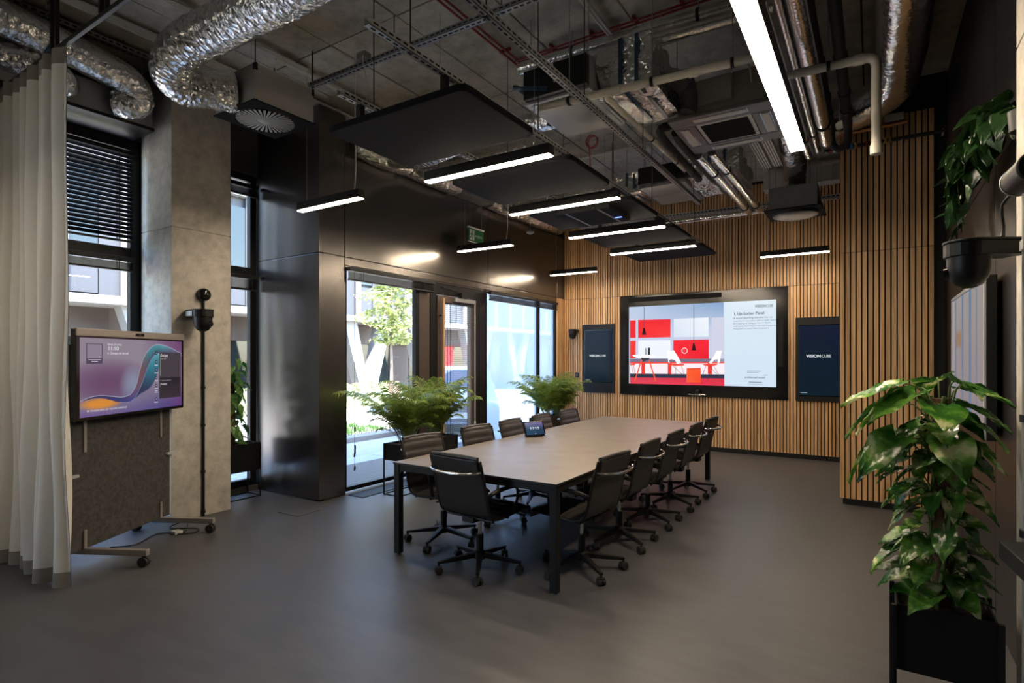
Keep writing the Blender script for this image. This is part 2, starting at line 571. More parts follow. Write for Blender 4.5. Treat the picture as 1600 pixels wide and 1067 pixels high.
    def prism(self, poly, axis, lo, hi, mi=0):
        """2D polygon extruded along an axis (0=x: poly is (y,z); 1=y: (x,z); 2=z: (x,y))"""
        n = len(poly)
        vs = []
        for t in (lo, hi):
            for a, b in poly:
                vs.append((t, a, b) if axis == 0 else ((a, t, b) if axis == 1 else (a, b, t)))
        fs = [(k, (k + 1) % n, n + (k + 1) % n, n + k) for k in range(n)]
        fs.append(tuple(range(n - 1, -1, -1)))
        fs.append(tuple(n + k for k in range(n)))
        return self.add(vs, fs, mi)

    def mesh(self, name, mats, smooth=False, angle=40):
        me = bpy.data.meshes.new(name)
        me.from_pydata(self.v, [], self.f)
        for x in (mats if isinstance(mats, (list, tuple)) else [mats]):
            me.materials.append(x)
        if any(self.m):
            me.polygons.foreach_set('material_index', self.m)
        bm = bmesh.new()
        bm.from_mesh(me)
        bmesh.ops.recalc_face_normals(bm, faces=bm.faces)
        bm.to_mesh(me)
        bm.free()
        if smooth:
            me.polygons.foreach_set('use_smooth', [True] * len(me.polygons))
            me.set_sharp_from_angle(angle=R(angle))
        me.update()
        return me

    def build(self, name, mats, parent=None, smooth=False, bevel=0.0, angle=40, seg=2):
        return link(name, self.mesh(name, mats, smooth, angle), parent, bevel, seg)


def link(name, me, parent=None, bevel=0.0, seg=2):
    o = bpy.data.objects.new(name, me)
    C.objects.link(o)
    if parent:
        o.parent = parent
    if bevel:
        b = o.modifiers.new('bevel', 'BEVEL')
        b.width = bevel
        b.segments = seg
        b.limit_method = 'ANGLE'
        b.angle_limit = R(40)
        b.harden_normals = False
    return o


def tag(o, label, cat, group=None, kind=None):
    o['label'] = label
    o['category'] = cat
    if group:
        o['group'] = group
    if kind:
        o['kind'] = kind
    return o


def thing(name, label, cat, loc=(0, 0, 0), rotz=0.0, group=None, kind=None):
    o = bpy.data.objects.new(name, None)
    o.empty_display_size = 0.1
    C.objects.link(o)
    o.location = loc
    o.rotation_euler = (0, 0, rotz)
    return tag(o, label, cat, group, kind)


def structure(name, mb, m, label, cat, parent=None, bevel=0.0, smooth=False):
    o = mb.build(name, m, parent, smooth=smooth, bevel=bevel)
    return tag(o, label, cat, kind='structure')


def dup(o, parent=None):
    c = o.copy()
    C.objects.link(c)
    if parent:
        c.parent = parent
    for ch in list(o.children):
        dup(ch, c)
    return c


# flat pictures: polygons with colours, on a display face looking along -Y (local x right, z up)
class Pic:
    def __init__(self):
        self.v, self.f, self.c = [], [], []

    def poly(self, pts, col, layer=0):
        o = len(self.v)
        self.v += [(x, -0.0005 * layer, z) for x, z in pts]
        self.f.append(tuple(range(o, o + len(pts))))
        cols = [lin(col)] * len(pts) if not isinstance(col, list) else [lin(c) for c in col]
        self.c += cols

    def rect(self, x0, z0, x1, z1, col, layer=0):
        self.poly([(x0, z0), (x1, z0), (x1, z1), (x0, z1)], col, layer)

    def grid(self, x0, z0, x1, z1, nx, nz, fn, layer=0):
        for j in range(nz):
            for i in range(nx):
                a, b = i / nx, (i + 1) / nx
                c, d = j / nz, (j + 1) / nz
                pts = [(a, c), (b, c), (b, d), (a, d)]
                self.poly([(x0 + (x1 - x0) * u, z0 + (z1 - z0) * w) for u, w in pts], [fn(u, 1 - w) for u, w in pts], layer)

    def strip(self, a, b, ca, cb, layer=1):
        for i in range(len(a) - 1):
            f = i / (len(a) - 1)
            g = (i + 1) / (len(a) - 1)
            self.poly([a[i], a[i + 1], b[i + 1], b[i]], [ca(f), ca(g), cb(g), cb(f)], layer)

    def line(self, pts, w, col, layer=2):
        for (x0, z0), (x1, z1) in zip(pts[:-1], pts[1:]):
            d = Vector((x1 - x0, z1 - z0))
            if d.length < 1e-6:
                continue
            n = Vector((-d.y, d.x)).normalized() * (w / 2)
            self.poly([(x0 - n.x, z0 - n.y), (x1 - n.x, z1 - n.y), (x1 + n.x, z1 + n.y), (x0 + n.x, z0 + n.y)], col, layer)

    def disc(self, cx, cz, r, col, layer=2, n=20):
        self.poly([(cx + r * math.cos(2 * PI * k / n), cz + r * math.sin(2 * PI * k / n)) for k in range(n)], col, layer)

    def text(self, s, x, z, size, col, layer=3, align='LEFT', bold=0.0, sx=1.0, fit=None):
        vs, fs = glyphs(s, size, align, bold)
        if fit:
            xs_ = [p[0] for p in vs]
            sx = fit / (max(xs_) - min(xs_))
        for q in fs:
            o = len(self.v)
            self.v += [(x + vs[i][0] * sx, -0.0005 * layer, z + vs[i][1]) for i in q]
            self.f.append(tuple(range(o, o + len(q))))
            self.c += [lin(col)] * len(q)

    def build(self, name, m, parent, loc=(0, 0, 0)):
        me = bpy.data.meshes.new(name)
        me.from_pydata(self.v, [], self.f)
        me.materials.append(m)
        at_ = me.color_attributes.new('Col', 'FLOAT_COLOR', 'CORNER')
        flat = []
        for q in me.polygons:
            for li in q.loop_indices:
                flat += [*self.c[me.loops[li].vertex_index], 1.0]
        at_.data.foreach_set('color', flat)
        # all faces look along -Y
        flip = [p.index for p in me.polygons if p.normal.y > 0]
        if flip:
            bm = bmesh.new()
            bm.from_mesh(me)
            bm.faces.ensure_lookup_table()
            bmesh.ops.reverse_faces(bm, faces=[bm.faces[i] for i in flip])
            bm.to_mesh(me)
            bm.free()
        o = link(name, me, parent)
        o.location = loc
        return o


def glyphs(s, size, align='LEFT', bold=0.0):
    cu = bpy.data.curves.new('lettering', 'FONT')
    cu.body = s
    cu.size = size
    cu.align_x = align
    cu.offset = bold * size
    cu.resolution_u = 3
    ob = bpy.data.objects.new('lettering', cu)
    me = ob.to_mesh()
    vs = [tuple(v.co) for v in me.vertices]
    fs = [tuple(p.vertices) for p in me.polygons]
    ob.to_mesh_clear()
    bpy.data.objects.remove(ob)
    bpy.data.curves.remove(cu)
    return vs, fs
# ------------------------------------------------------------------ the setting
XL, XI, XR = -6.3, -5.16, 0.64       # outer facade, inner black wall, right wall
YB, YF = 9.95, -2.6                  # slat faces of the back wall, wall behind the camera
ZC = 4.5                             # ceiling
ZT = 3.94                            # top of the black wall

floor = structure('floor', MB().box((XL - 0.3, YF - 0.2, -0.15), (XR + 0.3, YB + 0.3, 0.0)), M['floor'],
                  'dark grey vinyl floor of the meeting room', 'floor')
ceil_mb = MB().box((XL - 0.3, YF - 0.2, ZC + 0.03), (XR + 0.3, YB + 0.3, ZC + 0.3))
ceiling = structure('ceiling', ceil_mb, M['joint'], 'raw concrete slab ceiling with recessed joints', 'ceiling')
x = XL - 0.28
xs = []
x0 = -4.23 - 0.83 * 3
while x0 < XR:
    y0 = 3.48 - 1.66 * 4
    while y0 < YB:
        dz = random.uniform(0, 0.006)
        a, b = max(x0 + 0.008, XL - 0.25), min(x0 + 0.822, XR + 0.2)
        c, d = max(y0 + 0.008, YF - 0.1), min(y0 + 1.652, YB + 0.2)
        if b - a > 0.05 and d - c > 0.05:
            MB().box((a, c, ZC - dz), (b, d, ZC + 0.06)).build('slab_panel', M['slab'], ceiling)
        y0 += 1.66
    x0 += 0.83

# outer facade with three window openings
mb = MB()
for ya, yb in ((YF - 0.2, -2.2), (-0.7, 1.62), (2.8, 3.38)):
    mb.box((XL - 0.25, ya, 0), (XL, yb, ZC))
for ya, yb in ((-2.2, -0.7), (1.62, 2.8), (3.38, 4.09)):
    mb.box((XL - 0.25, ya, 3.80), (XL, yb, ZC))
    mb.box((XL - 0.25, ya, -0.1), (XL, yb, 0.06))
structure('wall_left', mb, M['plainwall'], 'dark outer facade wall with tall window openings', 'wall')

# inner black panelled wall: return, piers, header
mb = MB()
mb.box((XL - 0.25, 4.10, 0), (XI - 0.02, 4.16, ZC - 0.09))
mb.box((XI - 0.10, 4.10, 0), (XI - 0.02, 4.47, ZC - 0.09))
mb.box((XI - 0.10, 4.45, 2.66), (XI - 0.02, YB, ZT))
mb.box((XI - 0.30, 4.45, ZT), (XI - 0.02, YB, ZT + 0.03))
mb.box((XI - 0.36, 4.16, ZT), (XI - 0.30, YB + 0.1, ZC))
mb.box((XI - 0.10, 9.66, 0), (XI - 0.02, YB, 2.70))
wall_in = structure('wall_left_inner', mb, M['blackwall'], 'black panelled wall round the glazed terrace doors', 'wall')
pan = lambda lo, hi: MB().box(lo, hi).build('panel', M['blackwall'], wall_in, bevel=0.003)
# big panels with open joints
pan((XL, 4.085, 0.02), (XI - 0.004, 4.10, 2.765))
pan((XL, 4.085, 2.775), (XI - 0.004, 4.10, ZC - 0.09))
pan((XI - 0.02, 4.086, 0.02), (XI, 4.435, 2.765))
pan((XI - 0.02, 4.086, 2.775), (XI, 4.435, ZC - 0.09))
pan((XI - 0.02, 4.445, 2.775), (XI, 7.325, ZT))
pan((XI - 0.02, 7.335, 2.775), (XI, 9.655, ZT))
pan((XI - 0.02, 4.445, 2.68), (XI - 0.004, 7.325, 2.765))
pan((XI - 0.02, 7.335, 2.68), (XI - 0.004, 9.655, 2.765))
pan((XI - 0.02, 9.665, 2.775), (XI, YB - 0.01, ZT))
sl = MB().box((0, 0, 0), (0.022, 0.036, 2.69)).mesh('batten', M['oak'])
for k in range(6):
    o = link('slat', sl, wall_in)
    o.location = (XI - 0.02, 9.664 + k * 0.049, 0.07)

# slatted back wall
PB = 0.0487
bw = MB().box((XI - 0.3, YB + 0.022, 0), (XR + 0.3, YB + 0.25, ZC))
wall_back = structure('wall_back', bw, M['felt'], 'back wall clad in vertical oak battens on black felt', 'wall')
lo_m = MB().box((0, 0, 0), (0.0345, 0.022, 2.668)).mesh('batten_lower', M['oak'])
hi_m = MB().box((0, 0, 0), (0.0345, 0.022, 1.70)).mesh('batten_upper', M['oak'])
xk = XI + 0.012
n_sl = 0
while xk < -0.30:
    for me, z in ((lo_m, 0.075), (hi_m, 2.750)):
        o = link('slat', me, wall_back)
        o.location = (xk, YB, z)
    xk += PB
tag(MB().box((XI, YB + 0.004, 0), (-0.29, YB + 0.021, 0.07)).build('baseboard_back', M['black']), 'black recessed plinth under the oak back wall', 'baseboard', kind='structure')

# slatted pier at the right
YP = 7.13
pier = structure('pier', MB().box((-0.275, YP + 0.022, 0), (XR - 0.02, YB, ZC)), M['felt'], 'projecting pier clad in wide oak battens', 'pier')
lo_m = MB().box((0, 0, 0), (0.0385, 0.022, 2.672)).mesh('pier_batten_lower', M['oak'])
hi_m = MB().box((0, 0, 0), (0.0385, 0.022, 1.40)).mesh('pier_batten_upper', M['oak'])
corner_lo = MB().box((0, 0, 0), (0.036, 0.06, 2.70)).mesh('corner_batten', M['oak'])
for k in range(16):
    for me, z in ((lo_m, 0.068), (hi_m, 2.746)):
        o = link('slat', me, pier)
        o.location = (-0.302 + k * 0.0524, YP, z)
tag(MB().box((-0.26, YP + 0.004, 0), (0.53, YP + 0.021, 0.062)).build('baseboard_pier', M['black']), 'black recessed plinth under the oak pier', 'baseboard', kind='structure')

# right wall: dark lacquered panels
wall_r = structure('wall_right', MB().box((XR, YF - 0.2, 0), (XR + 0.2, YB + 0.2, ZC)), M['felt'], 'dark lacquered panel wall at the right', 'wall')
for ya, yb in ((-2.5, 1.195), (1.205, 2.995), (3.005, 4.40), (4.41, 5.895), (5.905, 7.10)):
    for za, zb in ((0.02, 2.745), (2.755, 4.2)):
        MB().box((XR - 0.02, ya, za), (XR, yb, zb)).build('panel', M['rightwall'], wall_r, bevel=0.002)
structure('wall_front', MB().box((XL - 0.3, YF - 0.2, 0), (XR + 0.3, YF, ZC)), M['plainwall'], 'plain dark wall behind the viewer', 'wall')

# concrete columns
def column_obj(lo, hi, seam, label):
    mb = MB()
    mb.box((lo[0], lo[1], 0), (hi[0], hi[1], seam - 0.004))
    mb.box((lo[0] + 0.006, lo[1] + 0.006, seam - 0.004), (hi[0] - 0.006, hi[1] - 0.006, seam + 0.004))
    mb.box((lo[0], lo[1], seam + 0.004), (hi[0], hi[1], ZC))
    o = mb.build('column', M['column'], bevel=0.008)
    return tag(o, label, 'column', kind='structure')
column_obj((XL, 2.79), (-5.70, 3.385), 2.872, 'pale concrete column between the two tall left windows')
column_obj((0.47, 2.30), (XR - 0.021, 2.90), 2.80, 'narrow strip of pale concrete column at the right edge')

# floor box lid
a = at(451, 795.2, Z=0)
fb = thing('floor_box', 'flush square floor outlet lid before the black pier', 'floor box', (a.x + 0.17, a.y + 0.0, 0))
MB().box((-0.16, -0.14, 0.0), (0.16, 0.14, 0.003)).build('rim', M['joint'], fb)
MB().box((-0.15, -0.13, 0.0), (0.15, 0.13, 0.005)).build('lid', M['floor'], fb)

# grating along the terrace glazing
gr = thing('floor_grating', 'dark slotted floor grating along the terrace glazing', 'grating', (XI + 0.02, 4.47, 0))
MB().box((0, 0, 0), (0.25, 1.55, 0.004)).build('tray', M['matblue'], gr)
mb = MB()
for k in range(60):
    mb.box((0.006, 0.01 + k * 0.0257, 0.004), (0.244, 0.024 + k * 0.0257, 0.009))
mb.build('slats', M['matblue'], gr)['kind'] = 'stuff'


# ------------------------------------------------------------------ windows and doors
def window(name, label, X, ya, yb, za, zb, fw, mull=(), trans=(), pane='glass', depth=0.07, cat='window'):
    w = thing(name, label, cat, (X, (ya + yb) / 2, 0), kind='structure')
    oy = -(ya + yb) / 2
    mb = MB()
    mb.box((-depth, ya + oy, za), (0, ya + fw + oy, zb))
    mb.box((-depth, yb - fw + oy, za), (0, yb + oy, zb))
    mb.box((-depth, ya + fw + oy, za), (0, yb - fw + oy, za + fw))
    mb.box((-depth, ya + fw + oy, zb - fw), (0, yb - fw + oy, zb))
    mb.build('frame', M['frame'], w, bevel=0.004)
    for y, t in mull:
        MB().box((-depth, y - t / 2 + oy, za + fw), (0, y + t / 2 + oy, zb - fw)).build('mullion', M['frame'], w, bevel=0.004)
    for z, t in trans:
        MB().box((-depth + 0.002, ya + fw + oy, z - t / 2), (-0.002, yb - fw + oy, z + t / 2)).build('transom', M['frame'], w, bevel=0.004)
    ys = [ya + fw] + [y for y, t in mull] + [yb - fw]
    zs = [za + fw] + [z for z, t in trans] + [zb - fw]
    for i in range(len(ys) - 1):
        for j in range(len(zs) - 1):
            MB().add([(-depth / 2, ys[i] + oy, zs[j]), (-depth / 2, ys[i + 1] + oy, zs[j]), (-depth / 2, ys[i + 1] + oy, zs[j + 1]), (-depth / 2, ys[i] + oy, zs[j + 1])],
                     [(0, 1, 2, 3)]).build('pane', M[pane], w)
    return w


window('window_1', 'tall black framed window behind the curtain and trolley screen', XL - 0.03, 1.62, 2.80, 0.06, 3.80, 0.10, trans=((2.66, 0.10),))
window('window_2', 'narrow tall window between concrete column and black return', XL - 0.03, 3.38, 4.085, 0.06, 3.80, 0.08, mull=((3.74, 0.05),), trans=((2.64, 0.09),))
window('window_3', 'tall facade window in front of the curtain, out of view', XL - 0.03, -2.2, -0.7, 0.06, 3.80, 0.08, mull=((-1.45, 0.06),), trans=((2.64, 0.09),))
window('window_4', 'big clear terrace window behind the palm planter', XI - 0.03, 4.45, 6.03, 0.03, 2.68, 0.05, mull=((5.72, 0.07),))
MB_ = MB
w4 = [o for o in C.objects if o.name.startswith('window_4')][0]
MB().box((-0.05, 5.76 - 5.24, 0.08), (-0.012, 5.98 - 5.24, 2.63)).build('side_panel', M['bronze'], w4, bevel=0.004)
window('window_5', 'hazy filmed glazing beside the door, with reflections', XI - 0.03, 7.30, 9.66, 0.03, 2.68, 0.045, mull=((9.0, 0.08),), pane='filmglass')

# terrace door
dr = thing('door_1', 'brown framed glass terrace door with long oak pull bar', 'door', (XI - 0.03, 6.66, 0), kind='structure')
mb = MB()
mb.box((-0.07, -0.63, 0.02), (0.0, -0.55, 2.68)).box((-0.07, 0.36, 0.02), (0.0, 0.63, 2.68)).box((-0.07, -0.55, 2.50), (0.0, 0.36, 2.68))
mb.build('door_frame', M['frame'], dr, bevel=0.004)
mb = MB()
mb.box((-0.06, -0.54, 0.03), (0.01, -0.44, 2.49)).box((-0.06, 0.25, 0.03), (0.01, 0.35, 2.49)).box((-0.06, -0.44, 0.03), (0.01, 0.25, 0.15)).box((-0.06, -0.44, 2.39), (0.01, 0.25, 2.49))
mb.build('leaf_frame', M['bronze'], dr, bevel=0.004)
MB().add([(-0.03, -0.45, 0.14), (-0.03, 0.26, 0.14), (-0.03, 0.26, 2.40), (-0.03, -0.45, 2.40)], [(0, 1, 2, 3)]).build('pane', M['glass'], dr)
mb = MB()
mb.bar((0.075, -0.49, 0.35), (0.075, -0.49, 2.45), 0.035, 0.035, up=(1, 0, 0))
hd = mb.build('pull_bar', M['stonewood'], dr, bevel=0.006)
MB().cyl((0.01, -0.49, 0.6), (0.06, -0.49, 0.6), 0.012).cyl((0.01, -0.49, 2.2), (0.06, -0.49, 2.2), 0.012).build('standoff', M['black'], hd)
mb = MB()
mb.box((0.012, -0.20, 2.415), (0.065, 0.30, 2.475))
dc = mb.build('door_closer', M['galvdark'], dr, bevel=0.006)
MB().box((0.01, -0.06, 2.475), (0.075, 0.06, 2.56)).bar((0.04, 0.0, 2.565), (0.05, -0.5, 2.60), 0.025, 0.014).build('closer_arm', M['black'], dc)


# ------------------------------------------------------------------ venetian blinds
def blind(label, X, ya, yb, ztop, zbot, n, pitch, tilt, w=0.035, stack=False, cords=True, group='venetian blinds on the windows', rail=0.045):
    b = thing('venetian_blind', label, 'blind', (X, (ya + yb) / 2, 0), group=group)
    hw = (yb - ya) / 2
    MB().box((-0.03, -hw, ztop - rail), (0.03, hw, ztop)).build('headrail', M['black'], b, bevel=0.004)
    ct, st = math.cos(tilt), math.sin(tilt)
    t = 0.0009
    sm = MB()
    prof = [(-w / 2, 0.0), (-w / 6, w * 0.06), (w / 6, w * 0.06), (w / 2, 0.0)]
    vs = []
    for y in (-hw + 0.01, hw - 0.01):
        for a, h in prof:
            vs.append((a * ct - h * st, y, a * st + h * ct))
        for a, h in reversed(prof):
            vs.append((a * ct - (h - 2 * t) * st, y, a * st + (h - 2 * t) * ct))
    sm.add(vs, [(k, (k + 1) % 8, 8 + (k + 1) % 8, 8 + k) for k in range(8)] + [tuple(range(7, -1, -1)), tuple(range(8, 16))])
    me = sm.mesh('blind_slat', M['frame'])
    z = ztop - rail - 0.012
    for k in range(n):
        o = link('slat', me, b)
        o.location = (0, 0, z)
        z -= pitch
    MB().box((-0.02, -hw + 0.005, z - 0.012), (0.02, hw - 0.005, z + 0.006)).build('bottom_rail', M['black'], b, bevel=0.003)
    if cords:
        mb = MB()
        for y in (-hw * 0.72, hw * 0.72):
            MB().box((0.024, y - 0.004, z), (0.0255, y + 0.004, ztop - rail)).build('ladder_tape', M['black'], b)
            MB().box((-0.0255, y - 0.004, z), (-0.024, y + 0.004, ztop - rail)).build('ladder_tape', M['black'], b)
        pass
    return b


blind('black venetian blind lowered over upper half of window by the curtain', XL + 0.05, 1.70, 2.70, 3.66, 2.75, 20, 0.042, R(36), w=0.046)
blind('black venetian blind bunched up below the transom by the curtain', XL + 0.05, 1.70, 2.70, 2.60, 2.45, 12, 0.006, 0.0, w=0.046)
blind('black blind bunched at the top of narrow window by the column', XL + 0.05, 3.44, 4.05, 3.66, 3.5, 12, 0.006, 0.0, w=0.046)
blind('black blind bunched under the transom of narrow window by the column', XL + 0.05, 3.44, 4.05, 2.58, 2.4, 14, 0.008, R(10), w=0.046)
b4 = blind('black blind bunched up at the top of the clear terrace window', XI + 0.03, 4.47, 5.98, 2.66, 2.5, 16, 0.0055, 0.0, stack=True)
blind('black blind bunched up at the top of the filmed glazing', XI + 0.03, 7.33, 9.60, 2.66, 2.5, 14, 0.0055, 0.0, stack=True)
bd = blind('thin slatted blind lowered over the glass terrace door', XI + 0.012, 6.24, 6.90, 2.39, 0.2, 72, 0.030, R(4), w=0.016, cords=True, rail=0.02)
tag(bd, 'thin slatted blind lowered over the glass terrace door', 'blind', 'venetian blinds on the windows')
# pull cord with toggles, beside the terrace window; bead chain at the door
cd = thing('pull_string', 'dark blind cord with dangling toggles at left of terrace window', 'cord', (XI + 0.045, 4.55, 2.62))
MB().cyl((0, 0, -2.35), (0, 0, 0.0), 0.003, n=6).build('cord', M['black'], cd)
for z in (-1.86, -2.07, -2.12, -2.16, -2.32):
    MB().cyl((0, random.uniform(-0.008, 0.008), z - 0.025), (0, 0.004, z + 0.025), 0.011, n=8).build('toggle', M['black'], cd)
cd = thing('blind_chain', 'pale bead chain hanging at right edge of the terrace door', 'cord', (XI + 0.03, 6.945, 0))
MB().cyl((0, 0, 0.62), (0, 0, 2.42), 0.006, n=6).build('chain', M['cordwhite'], cd)
MB().cyl((0, 0, 0.54), (0, 0, 0.62), 0.012, n=8).build('weight', M['cordwhite'], cd)

# ------------------------------------------------------------------ outside
ext = structure('ground', MB().box((-40, -8, -0.30), (XL - 0.25, 45, -0.06)).box((XL - 0.25, 4.16, -0.30), (XI - 0.1, 45, -0.06)), M['asphalt'],
                'sunlit pale street surface outside the windows', 'ground')
pv = MB().box((0, 0, 0), (0.588, 1.188, 0.05)).mesh('paver', M['pave'])
for i in range(6):
    for j in range(9):
        x, y = XI - 0.72 - i * 0.6, 4.2 + (j - (0.5 if i % 2 else 0)) * 1.2
        if x < -7.6 and y < 8.5:
            continue
        o = link('paver', pv, ext)
        o.location = (x, y, -0.06 + random.uniform(0, 0.003))
for i in range(3):
    for j in range(5):
        o = link('paver', pv, ext)
        o.location = (XL - 0.87 - i * 0.6, -1.6 + j * 1.2, -0.06)
bed = thing('grass_bed', 'bright green grass bed with grey kerb outside the window', 'grass bed', (-9.6, 8.25, -0.06))
MB().box((-1.4, -1.2, 0), (1.05, 0.9, 0.10)).build('kerb', M['gravel'], bed, bevel=0.01)
mb = MB()
rg = random.Random(3)
for k in range(1400):
    x, y = rg.uniform(-1.3, 0.75), rg.uniform(-1.1, 0.75)
    h, dx, dy = rg.uniform(0.06, 0.13), rg.uniform(-0.04, 0.04), rg.uniform(-0.04, 0.04)
    mb.add([(x - 0.012, y, 0.10), (x + 0.012, y, 0.10), (x + dx, y + dy, 0.10 + h)], [(0, 1, 2)])
mb.build('grass', M['grass'], bed)['kind'] = 'stuff'

# building across the street (long facade along Y)
bl = thing('office_building', 'pale office block with V columns across the sunny street', 'building', (-15.5, 0, -0.06))
MB().box((-6, -6, 0), (-1.6, 40, 9)).build('core', M['facade'], bl)
MB().box((-1.6, -6, 2.95), (0.15, 40, 3.15)).build('floor_slab', M['facadewhite'], bl)
MB().box((-1.6, -6, 6.35), (0.15, 40, 6.6)).build('floor_slab', M['facadewhite'], bl)
rb = random.Random(5)
y = -6.0
k = 0
win_m = MB().box((-0.02, 0, 0), (0.0, 0.62, 1.75)).mesh('upper_pane', M['facadeglass'])
sp_m = MB().box((-0.03, 0, 0), (0.0, 0.62, 1.0)).mesh('spandrel', M['facade'])
mu_m = MB().box((-0.1, 0, 0), (0.12, 0.14, 3.2)).mesh('pilaster', M['facadewhite'])
wide_m = MB().box((-0.05, 0, 0), (0.02, 0.44, 3.2)).mesh('cladding', M['facade'])
while y < 34:
    for me, nm, dy, z in ((mu_m, 'pilaster', 0, 3.15), (win_m, 'window', 0.14, 4.3), (sp_m, 'spandrel', 0.14, 3.2), (wide_m, 'cladding_panel', 0.78, 3.15)):
        o = link(nm, me, bl)
        o.location = (0, y + dy, z)
    y += 1.24
MB().box((-1.6, -6, 3.15), (-0.1, 40, 6.35)).build('upper_backing', M['facade'], bl)
MB().box((-1.65, -6, 2.2), (-1.2, 40, 2.95)).build('fascia', M['facadebrown'], bl)
y = -5
dm = MB().box((-1.55, 0, 0), (-1.45, 1.1, 2.2)).mesh('shop_panel', M['facadebrown'])
gm = MB().box((-1.5, 0, 0), (-1.46, 1.5, 2.2)).mesh('shop_glass', M['facadeglass'])
while y < 34:
    o = link('ground_panel', dm, bl)
    o.location = (0, y, 0)
    o = link('ground_window', gm, bl)
    o.location = (0, y + 1.15, 0)
    y += 2.75
MB().box((-1.42, 20.3, 1.3), (-1.38, 21.1, 2.5)).build('red_panel', M['redpanel'], bl)  # flat red upright panel before the ground floor front
vc = MB()
for s in (-1, 1):
    vc.prism([(s * 0.05 - 0.2, 0), (s * 0.05 + 0.2, 0), (s * 0.85 + 0.28, 2.95), (s * 0.85 - 0.28, 2.95)], 0, -0.55, -0.15)
vc = vc.mesh('v_column', M['facadewhite'])
for y in (4.0, 7.6, 11.2, 14.6, 17.9, 21.5, 25):
    o = link('splayed_column', vc, bl)
    o.location = (0, y, 0)

# street tree, hedge, bollard
tr = thing('street_tree', 'small sunlit street tree seen through the terrace window', 'tree', (-11.9, 11.95, -0.06))
MB().tube(spline([(0, 0, 0), (0.02, 0.01, 1.3), (-0.02, 0.02, 2.4), (0.02, 0, 3.6)], 0.2), lambda L, t: 0.06 - L * 0.011, n=8).build('trunk', M['bark'], tr, smooth=True)
mb = MB()
rt = random.Random(11)
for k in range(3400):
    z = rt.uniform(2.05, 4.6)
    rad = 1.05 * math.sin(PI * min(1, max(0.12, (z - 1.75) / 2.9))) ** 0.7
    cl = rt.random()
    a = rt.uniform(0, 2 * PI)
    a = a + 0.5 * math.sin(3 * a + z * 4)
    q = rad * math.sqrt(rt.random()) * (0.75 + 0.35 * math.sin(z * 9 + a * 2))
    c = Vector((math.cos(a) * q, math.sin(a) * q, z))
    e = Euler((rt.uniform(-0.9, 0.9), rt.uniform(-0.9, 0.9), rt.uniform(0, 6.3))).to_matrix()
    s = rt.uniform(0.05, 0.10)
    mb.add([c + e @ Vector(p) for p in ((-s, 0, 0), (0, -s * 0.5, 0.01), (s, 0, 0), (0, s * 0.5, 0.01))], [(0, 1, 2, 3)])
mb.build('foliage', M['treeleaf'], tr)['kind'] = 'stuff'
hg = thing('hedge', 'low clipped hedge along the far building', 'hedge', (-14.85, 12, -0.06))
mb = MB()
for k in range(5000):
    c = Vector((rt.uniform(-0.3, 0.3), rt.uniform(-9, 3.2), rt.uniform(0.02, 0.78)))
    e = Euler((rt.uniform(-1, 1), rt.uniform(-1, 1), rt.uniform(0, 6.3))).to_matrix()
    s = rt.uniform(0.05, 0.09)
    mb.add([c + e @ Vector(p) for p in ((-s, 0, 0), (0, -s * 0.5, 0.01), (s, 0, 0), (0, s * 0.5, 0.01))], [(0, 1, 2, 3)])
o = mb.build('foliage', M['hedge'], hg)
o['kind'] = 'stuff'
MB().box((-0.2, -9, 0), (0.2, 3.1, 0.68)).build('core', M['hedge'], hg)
bo = thing('bollard', 'brown box bollard on the street beside the tree', 'bollard', (-11.2, 11.35, -0.06))
MB().box((-0.11, -0.11, 0), (0.11, 0.11, 0.95)).build('body', M['bollard'], bo, bevel=0.01)
MB().box((-0.12, -0.12, 0.95), (0.12, 0.12, 1.0)).build('cap', M['bollard'], bo, bevel=0.01)

# parked car
car = thing('car', 'pale blue-grey car parked outside the terrace door', 'car', (-8.55, 10.9, -0.06), rotz=R(38))
L_, Wd = 2.15, 0.86
side = [(-2.15, 0.30), (-2.12, 0.62), (-2.0, 0.78), (-1.15, 0.95), (-0.55, 1.38), (0.35, 1.46), (1.2, 1.40), (1.85, 1.02), (2.1, 0.92), (2.15, 0.35)]
mb = MB()
rows = []
for yy, zz in side:
    w = Wd - (0.16 if zz > 1.2 else 0.02 if zz > 0.5 else 0.0)
    rows.append([(-w, yy, zz), (w, yy, zz)])
lowr = [(yy, 0.24) for yy, zz in side]
vs, fs = [], []
for i, (yy, zz) in enumerate(side):
    w = Wd - (0.17 if zz > 1.2 else 0.05)
    vs += [(-Wd + 0.03, yy * 0.985, 0.26), (-Wd, yy, min(zz, 0.72)), (-w, yy, zz), (w, yy, zz), (Wd, yy, min(zz, 0.72)), (Wd - 0.03, yy * 0.985, 0.26)]
for i in range(len(side) - 1):
    for k in range(5):
        a = i * 6 + k
        fs.append((a, a + 1, a + 7, a + 6))
    fs.append((i * 6 + 5, i * 6, i * 6 + 6, i * 6 + 11))
fs.append((0, 1, 2, 3, 4, 5))
o = (len(side) - 1) * 6
fs.append((o + 5, o + 4, o + 3, o + 2, o + 1, o))
mb.add(vs, fs)
mb.build('body', M['carpaint'], car, smooth=True, bevel=0.03, angle=50)
MB().add([(-0.68, -1.13, 0.985), (0.68, -1.13, 0.985), (0.60, -0.60, 1.375), (-0.60, -0.60, 1.375)], [(0, 1, 2, 3)]).build('windscreen', M['carglass'], car)
